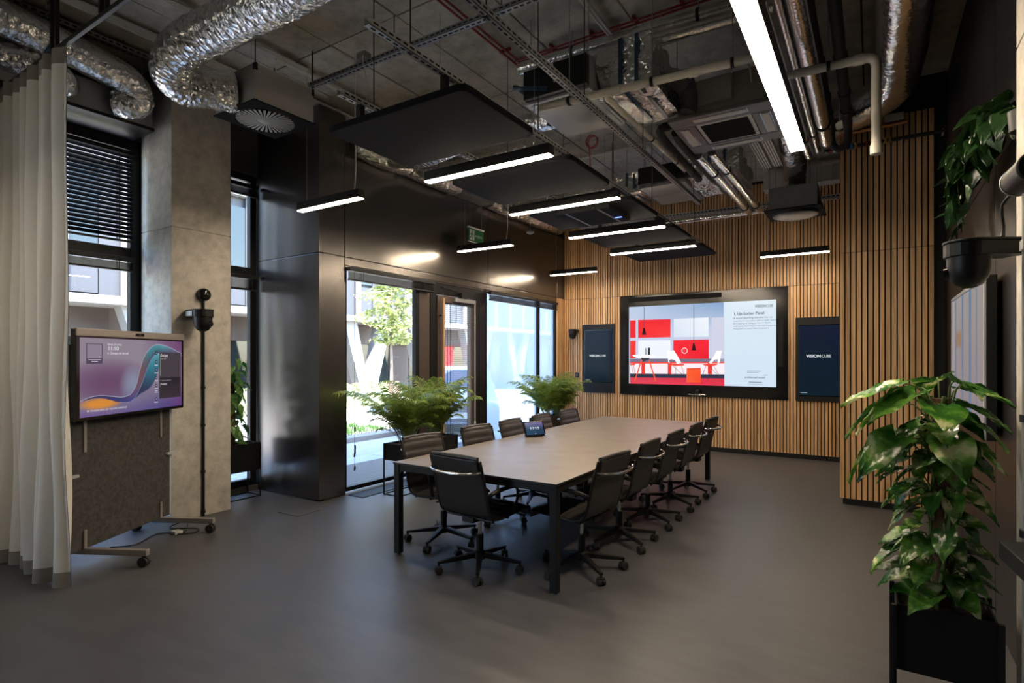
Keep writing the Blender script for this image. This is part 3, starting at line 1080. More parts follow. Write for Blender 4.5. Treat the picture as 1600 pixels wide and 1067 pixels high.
for s in (-1, 1):
    MB().add([(s * 0.845, -0.9, 0.98), (s * 0.845, 1.6, 0.98), (s * 0.715, 1.15, 1.34), (s * 0.715, -0.45, 1.34)], [(0, 1, 2, 3)]).build('side_window', M['carglass'], car)
    MB().box((s * 0.62 - 0.16, -2.145, 0.60), (s * 0.62 + 0.16, -2.05, 0.72)).build('headlight', M['white'], car, bevel=0.02)
    for yy in (-1.35, 1.35):
        wh = MB().cyl((s * 0.68, yy, 0.31), (s * 0.87, yy, 0.31), 0.31, n=24).build('wheel', M['rubber'], car, bevel=0.02)
        MB().cyl((s * 0.86, yy, 0.31), (s * 0.88, yy, 0.31), 0.19, n=20).build('rim', M['galv'], wh)
MB().box((-0.27, -2.17, 0.40), (0.27, -2.14, 0.52)).build('number_plate', M['platewhite'], car)
# ------------------------------------------------------------------ services under the slab
def rods(parent, pts, ztop=ZC, r=0.004, m='galvdark', base=(0, 0, 0)):
    for x, y, z in pts:
        MB().cyl((x - base[0], y - base[1], z - base[2]), (x - base[0], y - base[1], ztop - base[2]), r, n=6).build('hanger_rod', M[m], parent)


def flex(seed, r, rib=0.035, rough=0.05, dent=0.5):
    """radius of a crumpled foil hose: ribs, dents and folds"""
    rr = random.Random(seed)
    ph = [(rr.uniform(2, 9), rr.randint(1, 5), rr.uniform(0, 6.3), rr.uniform(0.3, 1)) for _ in range(7)]
    fi = [(rr.uniform(30, 80), rr.randint(4, 11), rr.uniform(0, 6.3)) for _ in range(6)]

    def f(L, th):
        v = math.sin(L * 2 * PI / rib + 0.8 * math.sin(th * 3 + L * 6)) * rough * 0.35
        v += sum(a * math.sin(k * L + n * th + p) for k, n, p, a in ph) * rough * 0.22 * dent
        v += sum(math.sin(k * L + n * th + p) for k, n, p in fi) * rough * 0.14
        return r * (1 + v)
    return f


def duct(name, label, pts, r, seed, group=None, step=0.012, n=30, rib=0.035, rough=0.05, straps=(), cat='duct', m='foil'):
    t = thing(name, label, cat, pts[0], group=group)
    o = Vector(pts[0])
    sp = spline([Vector(p) - o for p in pts], step)
    MB().tube(sp, flex(seed, r, rib, rough), n=n).build('foil_skin', M[m], t, smooth=True, angle=75)
    for q in straps:
        i = int(q * (len(sp) - 1))
        a, b = sp[i], sp[min(i + 1, len(sp) - 1)]
        d = (b - a).normalized()
        MB().tube([a - d * 0.012, a + d * 0.012], r * 1.07, n=30).build('strap', M['bluehose'], t, smooth=True)
        MB().cyl(a + Vector((0, 0, r)), (a.x, a.y, ZC - o.z), 0.004, n=6).build('hanger_rod', M['galvdark'], t)
    return t


# big S-shaped hose feeding the swirl diffuser
duct('flexible_duct', 'fat crumpled silver hose curling down into the swirl diffuser box',
     [(-2.35, 2.50, 4.26), (-3.0, 2.52, 4.24), (-3.6, 2.50, 4.20), (-4.2, 2.44, 4.16), (-4.62, 2.36, 4.08), (-4.86, 2.38, 3.98), (-4.92, 2.52, 3.92), (-4.82, 2.70, 3.93), (-4.76, 2.86, 3.95)],
     0.165, 4, step=0.011, n=36, rib=0.03, rough=0.055)

df = thing('air_diffuser', 'grey ceiling air box with round swirl outlet, hung near black pier', 'air diffuser', (-4.745, 3.155, 3.80))
MB().box((-0.30, -0.30, 0.012), (0.30, 0.30, 0.33)).build('air_box', M['plenum'], df, bevel=0.004)
MB().box((-0.315, -0.315, 0), (0.315, 0.315, 0.012)).build('face_plate', M['panel'], df, bevel=0.003)
MB().lathe([(0.0, -0.001), (0.255, -0.001), (0.262, -0.008), (0.268, -0.001)], n=40).build('swirl_ring', M['blackgloss'], df, smooth=True)
bm_ = MB().bar((0.07, 0, -0.006), (0.25, 0.02, -0.006), 0.010, 0.006, w1=0.022)
bm_ = bm_.mesh('blade', M['wallbox'])
for k in range(36):
    o = link('blade', bm_, df)
    o.rotation_euler = (0, 0, k * 2 * PI / 36)
MB().lathe([(0.0, -0.012), (0.06, -0.011), (0.075, -0.004), (0.075, 0)], n=24).build('hub', M['wallbox'], df, smooth=True)
for sx, sy in ((0.29, -0.29), (0.29, 0.29), (-0.29, 0.29)):
    MB().cyl((sx, sy, 0.25), (sx, sy, ZC - 3.80), 0.005, n=6).build('hanger_rod', M['frame'], df)
    MB().box((sx - 0.018, sy - 0.012, 0.27), (sx + 0.018, sy + 0.012, 0.33)).build('bracket', M['frame'], df)

# window-side plenum and its hoses
pl = thing('air_plenum', 'long dark sheet metal air box above the window by the curtain', 'air plenum', (-5.95, 1.9, 3.82))
MB().box((-0.34, -0.75, 0), (0.08, 0.80, 0.26)).build('sheet_box', M['galvdark'], pl, bevel=0.004)
MB().box((-0.34, -0.76, -0.03), (0.095, 0.81, 0.0)).build('flange', M['frame'], pl, bevel=0.003)
rods(pl, [(-5.9, 1.25, 4.08), (-5.9, 2.62, 4.08)], base=(-5.95, 1.9, 3.82))
duct('flexible_duct', 'long silver foil hose running over the curtain to the window plenum',
     [(-5.60, 0.2, 4.25), (-5.62, 1.0, 4.235), (-5.65, 1.6, 4.215), (-5.68, 2.1, 4.17), (-5.72, 2.42, 4.12), (-5.775, 2.53, 4.00), (-5.80, 2.46, 3.95), (-5.868, 2.40, 3.95)],
     0.135, 9, straps=(0.62,), rib=0.03)
duct('flexible_duct', 'short lower silver foil hose half hidden behind the curtain top',
     [(-6.02, 0.3, 4.18), (-5.98, 0.9, 4.14), (-5.92, 1.4, 4.06), (-5.80, 1.75, 4.0), (-5.79, 1.92, 3.96), (-5.868, 1.98, 3.95)],
     0.12, 15, straps=(0.45,), rib=0.03)

# curtain rail frame
rl = thing('curtain_rail', 'black square curtain rail hung from the slab', 'curtain rail', (-6.2, 1.6, 3.775))
MB().box((0, -0.014, -0.02), (4.6, 0.014, 0.012)).build('rail', M['black'], rl, bevel=0.003)
for x in (1.28, 1.36, 2.06, 2.14, 3.2, 4.4):
    MB().box((x - 0.012, -0.012, 0.02), (x + 0.012, 0.012, ZC - 3.775)).build('drop_post', M['black'], rl)


# conduits fixed under the slab
def conduits(label, x, y0, y1, nn, r=0.012, gap=0.028, m='white', z=ZC - 0.008, axis='Y', group='conduit runs under the slab', clips=1.2, name='conduit_run'):
    t = thing(name, label, 'conduit', (x, y0, z) if axis == 'Y' else (y0, x, z), group=group)
    for k in range(nn):
        q = (k - (nn - 1) / 2) * gap
        if axis == 'Y':
            MB().cyl((q, 0, -0.022 - r), (q, y1 - y0, -0.022 - r), r, n=8).build('conduit', M[m], t, smooth=True)
        else:
            MB().cyl((0, q, -0.022 - r), (y1 - y0, q, -0.022 - r), r, n=8).build('conduit', M[m], t, smooth=True)
    w = nn * gap / 2 + 0.01
    q = 0.4
    while q < y1 - y0:
        if axis == 'Y':
            MB().box((-w, q - 0.012, -0.022), (w, q + 0.012, 0)).build('clip', M[m], t)
        else:
            MB().box((q - 0.012, -w, -0.022), (q + 0.012, w, 0)).build('clip', M[m], t)
        q += clips
    return t


conduits('bundle of five white conduits along the slab by the windows', -5.40, -1.0, 4.0, 5)
conduits('pair of white conduits passing behind the fat silver hose', -4.74, 0.0, 3.6, 3)
conduits('pale conduit pair running past the swirl diffuser box to the black wall', -4.78, 3.3, 9.4, 2, r=0.016)
conduits('bundle of white conduits above the black pier', -5.25, 4.0, 9.0, 4, r=0.014)
conduits('two pale conduits on the slab between tray and red pipes', -1.95, 1.0, 4.9, 2, r=0.014)
conduits('pale conduit running along the slab before the oak wall', 7.3, -4.6, -1.0, 2, r=0.014, axis='X')
conduits('thin red sprinkler pipes running lengthwise on the slab', -2.90, 1.5, 4.72, 2, r=0.010, gap=0.05, m='red', group='red sprinkler pipes', name='sprinkler_pipe', clips=0.5)
conduits('thin red sprinkler pipes running crosswise above foil pipes', 4.60, -2.9, -0.6, 2, r=0.010, gap=0.05, m='red', axis='X', group='red sprinkler pipes', name='sprinkler_pipe', clips=0.4)


# perforated rails
def rail(name, label, p0, p1, w, h, hang, m='galv', group='perforated steel rails', slotm='felt', cat='rail', slot=0.035, pitch=0.055):
    p0, p1 = Vector(p0), Vector(p1)
    t = thing(name, label, cat, p0, group=group)
    d = p1 - p0
    L = d.length
    d.normalize()
    s = Vector((d.y, -d.x, 0)).normalized()
    z = Vector((0, 0, 1))
    mb = MB()
    c = Vector((0, 0, 0))
    e = d * L
    mb.bar(c + z * 0.002, e + z * 0.002, w, 0.004)
    for q in (-1, 1):
        mb.bar(s * (q * (w / 2 - 0.002)) + z * (h / 2), e + s * (q * (w / 2 - 0.002)) + z * (h / 2), 0.004, h)
    mb.build('channel', M[m], t)
    mb = MB()
    k = 0.03
    while k < L - 0.03:
        a, b = d * k, d * (k + slot)
        mb.bar(a - z * 0.0004, b - z * 0.0004, w * 0.32, 0.001)
        for q in (-1, 1):
            mb.bar(a + s * (q * (w / 2 + 0.0004)) + z * (h * 0.55), b + s * (q * (w / 2 + 0.0004)) + z * (h * 0.55), 0.001, h * 0.28)
        k += pitch
    mb.build('slots', M[slotm], t)['kind'] = 'stuff'
    for q in hang:
        a = d * (L * q)
        MB().cyl(a, (a.x, a.y, ZC - p0.z), 0.004, n=6).build('hanger_rod', M['frame'], t)
        MB().box((a.x - 0.015, a.y - 0.015, 0.0), (a.x + 0.015, a.y + 0.015, 0.02)).build('nut_plate', M['frame'], t)
    return t


rail('cable_tray', 'perforated steel cable tray crossing from the diffuser box over the table', (-4.5, 3.46, 4.16), (-1.2, 3.48, 4.16), 0.060, 0.04, (0.01, 0.33, 0.66, 0.95), m='galvdark')
rail('cable_tray', 'perforated cable tray along the slab beside the left column', (-5.76, 1.2, 4.40), (-5.76, 3.6, 4.40), 0.06, 0.05, (0.2, 0.5, 0.8), m='galvdark')
rail('support_rail', 'bright slotted steel rail above the nearest acoustic panel', (-2.215, 2.05, 3.33), (-2.215, 8.65, 3.33), 0.041, 0.041, (0.05, 0.27, 0.50, 0.68, 0.97))
rail('support_rail', 'slotted steel rail above the window side edge of the acoustic panels', (-2.96, 2.50, 3.33), (-2.96, 8.65, 3.33), 0.041, 0.041, (0.05, 0.33, 0.52, 0.75, 0.97))
rail('support_rail', 'dark slotted steel rail passing under the fan coil unit', (-1.68, 1.9, 3.36), (-1.68, 6.6, 3.36), 0.041, 0.041, (0.1, 0.35, 0.6, 0.95), m='galvdark')
rail('cable_tray', 'ladder cable tray running in front of the oak back wall', (-4.3, 8.95, 3.86), (-0.35, 8.95, 3.80), 0.10, 0.05, (0.1, 0.4, 0.62, 0.9))
jb = thing('junction_box', 'small grey junction box on the perforated tray', 'junction box', (-3.75, 3.44, 4.21))
MB().box((-0.05, -0.04, 0), (0.05, 0.04, 0.055)).build('box', M['wallbox'], jb, bevel=0.005)
MB().tube(spline([(0.03, -0.03, 0.01), (0.05, -0.06, -0.03), (0.05, -0.02, -0.2), (0.04, 0.0, -0.42), (0.06, 0.02, -0.62)]), 0.004, n=6).build('drop_cable', M['white'], jb, smooth=True)


# pipes
def pipe(name, label, pts, r, m, group=None, cat='pipe', rings=(), n=14, hang=(), smooth_path=False, ringm=None):
    t = thing(name, label, cat, pts[0], group=group)
    o = Vector(pts[0])
    q = [Vector(p) - o for p in pts]
    MB().tube(spline(q, 0.03) if smooth_path else q, r, n=n).build('pipe_run', M[m], t, smooth=True, angle=50)
    L = [0]
    for a, b in zip(q[:-1], q[1:]):
        L.append(L[-1] + (b - a).length)

    def pos(f):
        s = f * L[-1]
        for i in range(len(q) - 1):
            if s <= L[i + 1] + 1e-9:
                k = (s - L[i]) / (L[i + 1] - L[i])
                return q[i].lerp(q[i + 1], k), (q[i + 1] - q[i]).normalized()
    for f in rings:
        p, d = pos(f)
        MB().cyl(p - d * 0.03, p + d * 0.03, r * 1.22, n=n).build('socket', M[ringm or m], t, smooth=True)
    for f in hang:
        p, d = pos(f)
        MB().cyl(p - d * 0.012, p + d * 0.012, r * 1.18, n=n).build('pipe_clamp', M['frame'], t)
        MB().cyl(p + Vector((0, 0, r)), (p.x, p.y, ZC - o.z), 0.004, n=6).build('hanger_rod', M['galvdark'], t)
    return t


def elbow(a, c, b, r, n=6):
    """points rounding the corner c between a and b"""
    a, c, b = Vector(a), Vector(c), Vector(b)
    u, v = (a - c).normalized() * r, (b - c).normalized() * r
    out = []
    for k in range(n + 1):
        t = k / n
        out.append((c + u) * (1 - t) ** 2 + c * 2 * t * (1 - t) + (c + v) * t * t)
    return [tuple(p) for p in out]


A, B1, B2, B, D = (-2.27, 3.95, 3.62), (-0.55, 4.07, 3.62), (-0.55, 4.45, 3.62), (0.02, 4.48, 3.62), (0.02, 4.48, 2.96)
pipe('drain_pipe', 'long beige plastic drain pipe crossing the ceiling and dropping by the pier', [A] + elbow(A, B1, B2, 0.07) + elbow(B1, B2, B, 0.07) + elbow(B2, B, D, 0.07) + [D], 0.030, 'pvc',
     rings=(0.20, 0.37, 0.775, 0.99), hang=(0.08, 0.28, 0.45, 0.72), group='beige plastic drain pipes')
pipe('drain_pipe', 'beige plastic drain pipe running lengthwise under the fan coil units', [(-1.74, 4.02, 3.62), (-1.70, 6.1, 3.62)], 0.024, 'pvc',
     rings=(0.4, 0.75), hang=(0.5, 0.85), group='beige plastic drain pipes')
pipe('foil_pipe', 'upper of two foil wrapped pipes crossing over the table', [(-2.78, 4.46, 4.30), (-0.62, 4.56, 4.30)], 0.053, 'foilfine', group='foil wrapped pipes', hang=(0.25, 0.75))
pipe('foil_pipe', 'lower of two foil wrapped pipes crossing over the table', [(-2.56, 4.47, 4.21), (-0.62, 4.55, 4.21)], 0.050, 'foilfine', group='foil wrapped pipes')
pipe('foil_pipe', 'foil pipe just beside the long lamp, nearest to it', [(-0.60, 1.6, 3.80), (-0.585, 6.9, 3.80)], 0.042, 'foilfine', group='foil wrapped pipes', hang=(0.4, 0.9))
pipe('foil_pipe', 'thinner foil pipe beside the long lamp, second from it', [(-0.50, 1.6, 3.84), (-0.50, 6.9, 3.84)], 0.032, 'foilfine', group='foil wrapped pipes', hang=(0.4, 0.9))
pipe('foil_pipe', 'fat foil pipe beside the long lamp, third from it', [(-0.390, 1.6, 3.77), (-0.390, 6.45, 3.77)], 0.055, 'foilfine', group='foil wrapped pipes', hang=(0.4, 0.9))
pipe('foil_pipe', 'left of two bright foil pipes running from the cassette towards the back wall', [(-1.53, 5.95, 3.70), (-1.50, 8.69, 3.70)], 0.045, 'foilfine', group='foil wrapped pipes', hang=(0.25, 0.88))
pipe('foil_pipe', 'right of two bright foil pipes running from the cassette towards the back wall', [(-1.39, 5.95, 3.71), (-1.36, 8.69, 3.71)], 0.045, 'foilfine', group='foil wrapped pipes', hang=(0.25, 0.88))
pipe('foil_pipe', 'foil pipe hung under the ladder tray before the back wall', [(-3.2, 8.75, 3.72), (-1.30, 8.75, 3.72)], 0.04, 'foilfine', group='foil wrapped pipes', hang=(0.1, 0.9))
# thick black insulated pipes with fat couplings
for nm, x, lab in ((0, -0.36, 'black insulated pipe with a fat coupling, left of two'), (1, -0.21, 'black insulated pipe with a fat coupling, right of two')):
    t = pipe('insulated_pipe', lab, [(x, 2.6, 3.92), (x, 5.0, 3.92), (x, 6.5, 3.92)], 0.042, 'insul', group='black insulated pipes', rings=(0.62, 0.80), hang=(0.9,))
    MB().lathe([(0.045, 0), (0.066, 0.05), (0.066, 1.25), (0.045, 1.34)], n=16, mtx=Matrix.Rotation(-PI / 2, 3, 'X')).build('coupling', M['insul'], t, smooth=True)
pipe('insulated_pipe', 'black insulated loop joining the pipe pair above the pier', [(-0.36, 6.50, 3.92), (-0.36, 6.62, 3.90), (-0.355, 6.70, 3.82), (-0.30, 6.72, 3.76), (-0.22, 6.70, 3.80), (-0.21, 6.62, 3.90), (-0.21, 6.5, 3.92)], 0.036, 'insul', group='black insulated pipes', smooth_path=True)
pipe('insulated_pipe', 'left black foam pipe slanting away beside the air cassette', [(-1.50, 5.22, 3.80), (-1.60, 5.26, 3.79), (-1.72, 5.36, 3.74), (-1.72, 6.75, 3.70)], 0.04, 'insul', group='black insulated pipes', smooth_path=True)
pipe('insulated_pipe', 'right black foam pipe slanting away beside the air cassette', [(-1.50, 5.36, 3.80), (-1.55, 5.40, 3.78), (-1.60, 5.50, 3.74), (-1.58, 6.85, 3.70)], 0.04, 'insul', group='black insulated pipes', smooth_path=True)
pipe('drain_elbow', 'thick black plastic drain elbow below the beige pipe', [(-1.35, 4.66, 3.87), (-1.345, 4.76, 3.95), (-1.34, 4.88, 3.93), (-1.34, 4.95, 3.82), (-1.36, 4.95, 3.74)], 0.07, 'insul', smooth_path=True)

# fan coil units with foil wrapped sections
f1 = thing('fan_coil_unit', 'bluish sheet metal fan coil unit hung above the table', 'fan coil unit', (-2.2, 4.5, 3.75), group='fan coil units')
MB().box((-0.30, -0.40, 0), (0.30, 0.40, 0.28)).build('casing', M['galvdark'], f1, bevel=0.005)
MB().box((-0.27, -0.36, -0.004), (0.27, 0.36, 0.0)).build('access_panel', M['galvdark'], f1, bevel=0.002)
MB().box((-0.28, -0.46, 0.02), (0.30, -0.40, 0.26)).build('control_box', M['frame'], f1, bevel=0.006)
rods(f1, [(-2.47, 4.15, 4.03), (-2.47, 4.85, 4.03), (-1.93, 4.15, 4.03), (-1.93, 4.85, 4.03)], base=(-2.2, 4.5, 3.75))
MB().tube(spline([(-0.30, -0.30, 0.10), (-0.36, -0.44, 0.16), (-0.30, -0.52, 0.10), (-0.05, -0.46, 0.06)]), 0.018, n=8).build('blue_hose', M['bluehose'], f1, smooth=True)
MB().tube(spline([(0.0, -0.46, 0.22), (0.05, -0.56, 0.20), (0.06, -0.54, 0.05)]), 0.006, n=6).build('grey_wire', M['white'], f1, smooth=True)
wc = thing('wire_coil', 'coil of red wire dangling below the fan coil unit', 'wire', (-2.28, 4.95, 3.74))
sp = [(0.055 * math.cos(a), 0.004 * a, -0.055 + 0.06 * math.sin(a)) for a in [PI / 2 + k * 0.3 for k in range(50)]]
MB().tube(sp + [(sp[-1][0] + 0.01, sp[-1][1], sp[-1][2] - 0.1), (sp[-1][0] + 0.015, sp[-1][1], sp[-1][2] - 0.28)], 0.005, n=6).build('coil', M['red'], wc, smooth=True)


def wrapped_box(name, label, lo, hi, seed, group):
    """crumpled foil-wrapped rectangular duct"""
    t = thing(name, label, 'duct', lo, group=group)
    rr = random.Random(seed)
    w, d, h = (hi[i] - lo[i] for i in range(3))
    bm = bmesh.new()
    bmesh.ops.create_cube(bm, size=1.0)
    bmesh.ops.subdivide_edges(bm, edges=bm.edges, cuts=9, use_grid_fill=True)
    ph = [(Vector((rr.uniform(-14, 14), rr.uniform(-14, 14), rr.uniform(-14, 14))), rr.uniform(0, 6)) for _ in range(9)]
    for v in bm.verts:
        n = Vector(tuple(1 if c > 0.49 else -1 if c < -0.49 else 0 for c in v.co))
        p = Vector(((v.co.x + 0.5) * w, (v.co.y + 0.5) * d, (v.co.z + 0.5) * h))
        q = sum(math.sin(k.dot(p) * 1.8 + a) for k, a in ph) * 0.005
        v.co = p + n * q
    me = bpy.data.meshes.new(name)
    bm.to_mesh(me)
    bm.free()
    me.materials.append(M['foil'])
    me.polygons.foreach_set('use_smooth', [True] * len(me.polygons))
    me.set_sharp_from_angle(angle=R(50))
    link('foil_skin', me, t)
    for f in (0.42, 0.72):
        MB().box((w * f, -0.012, -0.012), (w * f + 0.03, d + 0.012, h + 0.012)).build('strap', M['bluehose'], t)
    for x in (0.1, 0.9):
        MB().cyl((w * x, d * 0.5, h), (w * x, d * 0.5, ZC - lo[2]), 0.004, n=6).build('hanger_rod', M['galvdark'], t)
    return t


wrapped_box('foil_wrapped_duct', 'crumpled foil wrapped box section beside the fan coil unit', (-1.89, 4.22, 3.76), (-1.44, 4.98, 4.12), 3, 'foil wrapped duct sections')
f2 = thing('fan_coil_unit', 'pale fan coil unit hung near the oak back wall', 'fan coil unit', (-2.22, 7.36, 3.75), group='fan coil units')
MB().box((-0.29, -0.45, 0), (0.29, 0.45, 0.27)).build('casing', M['galvdark'], f2, bevel=0.005)
MB().box((-0.26, -0.02, -0.004), (0.26, 0.42, 0.0)).build('access_panel', M['galv'], f2, bevel=0.002)
MB().box((-0.28, -0.52, 0.03), (0.29, -0.45, 0.24)).build('control_box', M['frame'], f2, bevel=0.006)
rods(f2, [(-2.47, 6.98, 4.02), (-2.47, 7.76, 4.02), (-1.97, 6.98, 4.02), (-1.97, 7.76, 4.02)], base=(-2.22, 7.36, 3.75))
wrapped_box('foil_wrapped_duct', 'glittering foil wrapped box section near the oak back wall', (-1.92, 6.95, 3.79), (-1.32, 7.85, 4.07), 8, 'foil wrapped duct sections')
wrapped_box('foil_wrapped_duct', 'foil wrapped connection before the fan coil unit near back wall', (-2.86, 7.0, 3.76), (-2.53, 7.62, 4.0), 21, 'foil wrapped duct sections')

# foil hoses from the black wall to the units, and along the wall top
duct('flexible_duct', 'silver round hose running from black wall to fan coil unit over nearest lamp', [(-4.82, 4.88, 3.96), (-4.3, 4.82, 3.86), (-3.7, 4.80, 3.90), (-3.1, 4.80, 3.92), (-2.51, 4.76, 3.90)], 0.095, 31, step=0.014)
duct('flexible_duct', 'silver hose running crosswise to the farther fan coil unit', [(-4.82, 7.3, 3.98), (-4.2, 7.3, 3.90), (-3.5, 7.34, 3.94), (-2.84, 7.34, 3.90)], 0.10, 37, step=0.016)
duct('flexible_duct', 'sagging crumpled foil hose under the round hose at the black wall', [(-4.84, 5.6, 4.08), (-4.70, 5.3, 3.96), (-4.2, 5.24, 3.82), (-3.7, 5.3, 3.86), (-3.2, 5.5, 4.0)], 0.11, 41, step=0.014)
for i, (ya, yb) in enumerate(((4.52, 5.35), (5.40, 6.35), (7.2, 8.2), (8.25, 9.5))):
    duct('foil_sleeve_duct', ('foil duct on top of the black wall, nearest the pier', 'foil duct on top of the black wall, behind the nearest lamp',
                           'foil duct on top of the black wall, beyond the exit sign', 'foil duct on top of the black wall, nearest the oak wall')[i],
         [(-5.04, ya, 4.09), (-5.03 + 0.02 * (i % 2), (ya + yb) / 2, 4.06), (-5.04, yb, 4.09)], 0.145, 50 + i, group='foil ducts on the black wall top', step=0.016, rough=0.09)
wt = thing('duct_box', 'grey sheet metal duct box on top of the black wall above the exit sign', 'duct box', (-5.05, 6.78, 3.975))
MB().box((-0.12, -0.40, 0), (0.10, 0.40, 0.22)).build('sheet_box', M['galvdark'], wt, bevel=0.004)
MB().box((-0.13, -0.43, -0.0), (0.11, -0.40, 0.23)).build('flange', M['galv'], wt)

# right side: big round foil duct with elbow
duct('foil_duct', 'fat smooth foil duct coming forward at the top right', [(0.20, 2.2, 4.20), (0.20, 3.5, 4.20), (0.20, 5.0, 4.20), (0.20, 5.9, 4.20), (0.16, 6.4, 4.18), (-0.02, 6.66, 4.14), (-0.28, 6.74, 4.10), (-0.55, 6.76, 4.08)],
     0.185, 61, step=0.03, n=36, rib=0.5, rough=0.03, m='foilfine')
# hose onto the far diffuser
d2 = thing('air_diffuser', 'dark ceiling air box with hose above, before the oak back wall', 'air diffuser', (-0.86, 8.25, 3.50))
MB().box((-0.28, -0.28, 0.012), (0.28, 0.28, 0.30)).build('air_box', M['galvdark'], d2, bevel=0.004)
MB().box((-0.34, -0.34, 0), (0.34, 0.34, 0.012)).build('face_plate', M['panel'], d2, bevel=0.003)
MB().lathe([(0.0, -0.055), (0.2, -0.055), (0.27, -0.03), (0.28, 0)], n=30).build('outlet', M['black'], d2, smooth=True)
for sx, sy in ((0.27, -0.27), (-0.27, 0.27), (-0.27, -0.27)):
    MB().cyl((sx, sy, 0.25), (sx, sy, ZC - 3.5), 0.004, n=6).build('hanger_rod', M['galvdark'], d2)
duct('flexible_duct', 'silver hose bending down onto the diffuser before the back wall', [(-0.72, 6.2, 3.98), (-0.76, 6.9, 3.98), (-0.80, 7.5, 4.02), (-0.83, 7.95, 4.02), (-0.86, 8.18, 3.94), (-0.86, 8.24, 3.80)], 0.13, 71, step=0.014)
# heat pipe manifold over the pier
mf = thing('pipe_manifold', 'row of dark pipes with coloured valves along the pier top', 'manifold', (-0.45, 7.03, 3.86))
MB().cyl((0, 0, 0), (1.06, 0, 0.0), 0.020, n=10).build('pipe_run', M['insul'], mf, smooth=True)
MB().cyl((0, 0.03, 0.16), (0.75, 0.03, 0.17), 0.024, n=10).build('pipe_run', M['copper'], mf, smooth=True)
for xx, mm in ((0.06, 'red'), (0.11, 'white'), (0.26, 'bluevalve'), (0.30, 'brass'), (0.40, 'red'), (0.45, 'white'), (0.56, 'yellow'), (0.60, 'brass')):
    MB().cyl((xx, 0, -0.022), (xx, 0, 0.03), 0.022, n=10).build('valve', M[mm], mf, smooth=True)
for xx in (0.02, 0.7, 1.04):
    MB().box((xx - 0.008, -0.01, -0.02), (xx + 0.008, 0.098, 0.02)).build('wall_bracket', M['galv'], mf)
MB().box((0.55, 0.02, 0.20), (0.72, 0.09, 0.28)).build('control_module', M['white'], mf, bevel=0.005)

# four-way air cassette
ac = thing('air_cassette', 'square four-way air conditioning cassette beside the long lamp', 'air conditioner', (-1.12, 5.45, 3.70))
MB().box((-0.37, -0.40, 0.03), (0.37, 0.40, 0.34)).build('body', M['wallbox'], ac, bevel=0.01)
mb = MB()
mb.box((-0.43, -0.46, 0), (0.43, -0.26, 0.035)).box((-0.43, 0.26, 0), (0.43, 0.46, 0.035)).box((-0.43, -0.26, 0), (-0.24, 0.26, 0.035)).box((0.24, -0.26, 0), (0.43, 0.26, 0.035))
mb.build('trim_plate', M['darkgrey'], ac, bevel=0.008)
MB().box((-0.235, -0.255, 0.004), (0.235, 0.255, 0.02)).build('grille_frame', M['white'], ac, bevel=0.004)
MB().box((-0.20, -0.22, -0.001), (0.20, 0.22, 0.006)).build('grille', M['panel'], ac)
for a, b, c, d in ((-0.22, -0.40, 0.22, -0.335), (-0.22, 0.335, 0.22, 0.40), (-0.375, -0.22, -0.31, 0.22), (0.31, -0.22, 0.375, 0.22)):
    MB().box((a, b, -0.006), (c, d, 0.002)).build('louvre_flap', M['white'], ac, bevel=0.003)
    MB().box((a - 0.012, b - 0.012, -0.001), (c + 0.012, d + 0.012, 0.004)).build('louvre_slot', M['blackgloss'], ac)
MB().box((-0.17, -0.47, 0.10), (0.12, -0.405, 0.30)).build('wiring_box', M['wallbox'], ac, bevel=0.006)
MB().tube(spline([(0.10, -0.44, 0.28), (0.16, -0.46, 0.40), (0.25, -0.44, 0.34), (0.27, -0.42, 0.20)]), 0.008, n=6).build('cable', M['white'], ac, smooth=True)
rods(ac, [(-1.48, 5.05, 4.0), (-0.77, 5.05, 4.0), (-1.48, 5.85, 4.0), (-0.77, 5.85, 4.0)], base=(-1.12, 5.45, 3.70))
# white trunking beyond it
tk = thing('trunking', 'pair of white ribbed trunking lengths beyond the air cassette', 'trunking', (-0.96, 6.0, 3.80))
for q in (-0.07, 0.05):
    u = MB().box((q - 0.045, 0, 0), (q + 0.045, 1.1, 0.05)).build('trunk', M['white'], tk, bevel=0.004)
    mb = MB()
    for w in (-0.025, 0.0, 0.025):
        mb.box((q + w - 0.003, 0.0, -0.002), (q + w + 0.003, 1.1, 0.0))
    mb.build('groove', M['felt'], u)['kind'] = 'stuff'
rods(tk, [(-0.96, 6.1, 3.85), (-0.96, 7.0, 3.85)], base=(-0.96, 6.0, 3.80))
wd = thing('white_duct', 'pale rectangular duct crossing behind the pier', 'duct', (-0.8, 9.35, 4.14))
MB().box((-0.6, -0.12, 0), (0.52, 0.12, 0.24)).build('sheet_box', M['white'], wd, bevel=0.004)
for q in (-0.3, 0.0, 0.3):
    MB().box((q - 0.012, -0.13, -0.01), (q + 0.012, 0.13, 0.25)).build('seam', M['white'], wd)
    MB().cyl((q, 0, 0.24), (q, 0, ZC - 4.14), 0.004, n=6).build('hanger_rod', M['galvdark'], wd)

# ------------------------------------------------------------------ linear lamps
def lamp(label, c, L, axis='X', w=0.075, h=0.085, group='linear pendant lamps', wires=(0.12, 0.88)):
    t = thing('linear_lamp', label, 'lamp', c, group=group)
    if axis == 'Y':
        t.rotation_euler = (0, 0, PI / 2)
    MB().box((-L / 2, -w / 2, 0.006), (L / 2, w / 2, h)).build('housing', M['black'], t, bevel=0.003)
    MB().box((-L / 2 + 0.003, -w / 2 + 0.004, -0.001), (L / 2 - 0.003, w / 2 - 0.004, 0.006)).build('diffuser', M['lamp'], t)
    for f in wires:
        MB().cyl((-L / 2 + L * f, 0, h), (-L / 2 + L * f, 0, ZC - c[2]), 0.002, n=5).build('suspension_wire', M['galvdark'], t)
    return t


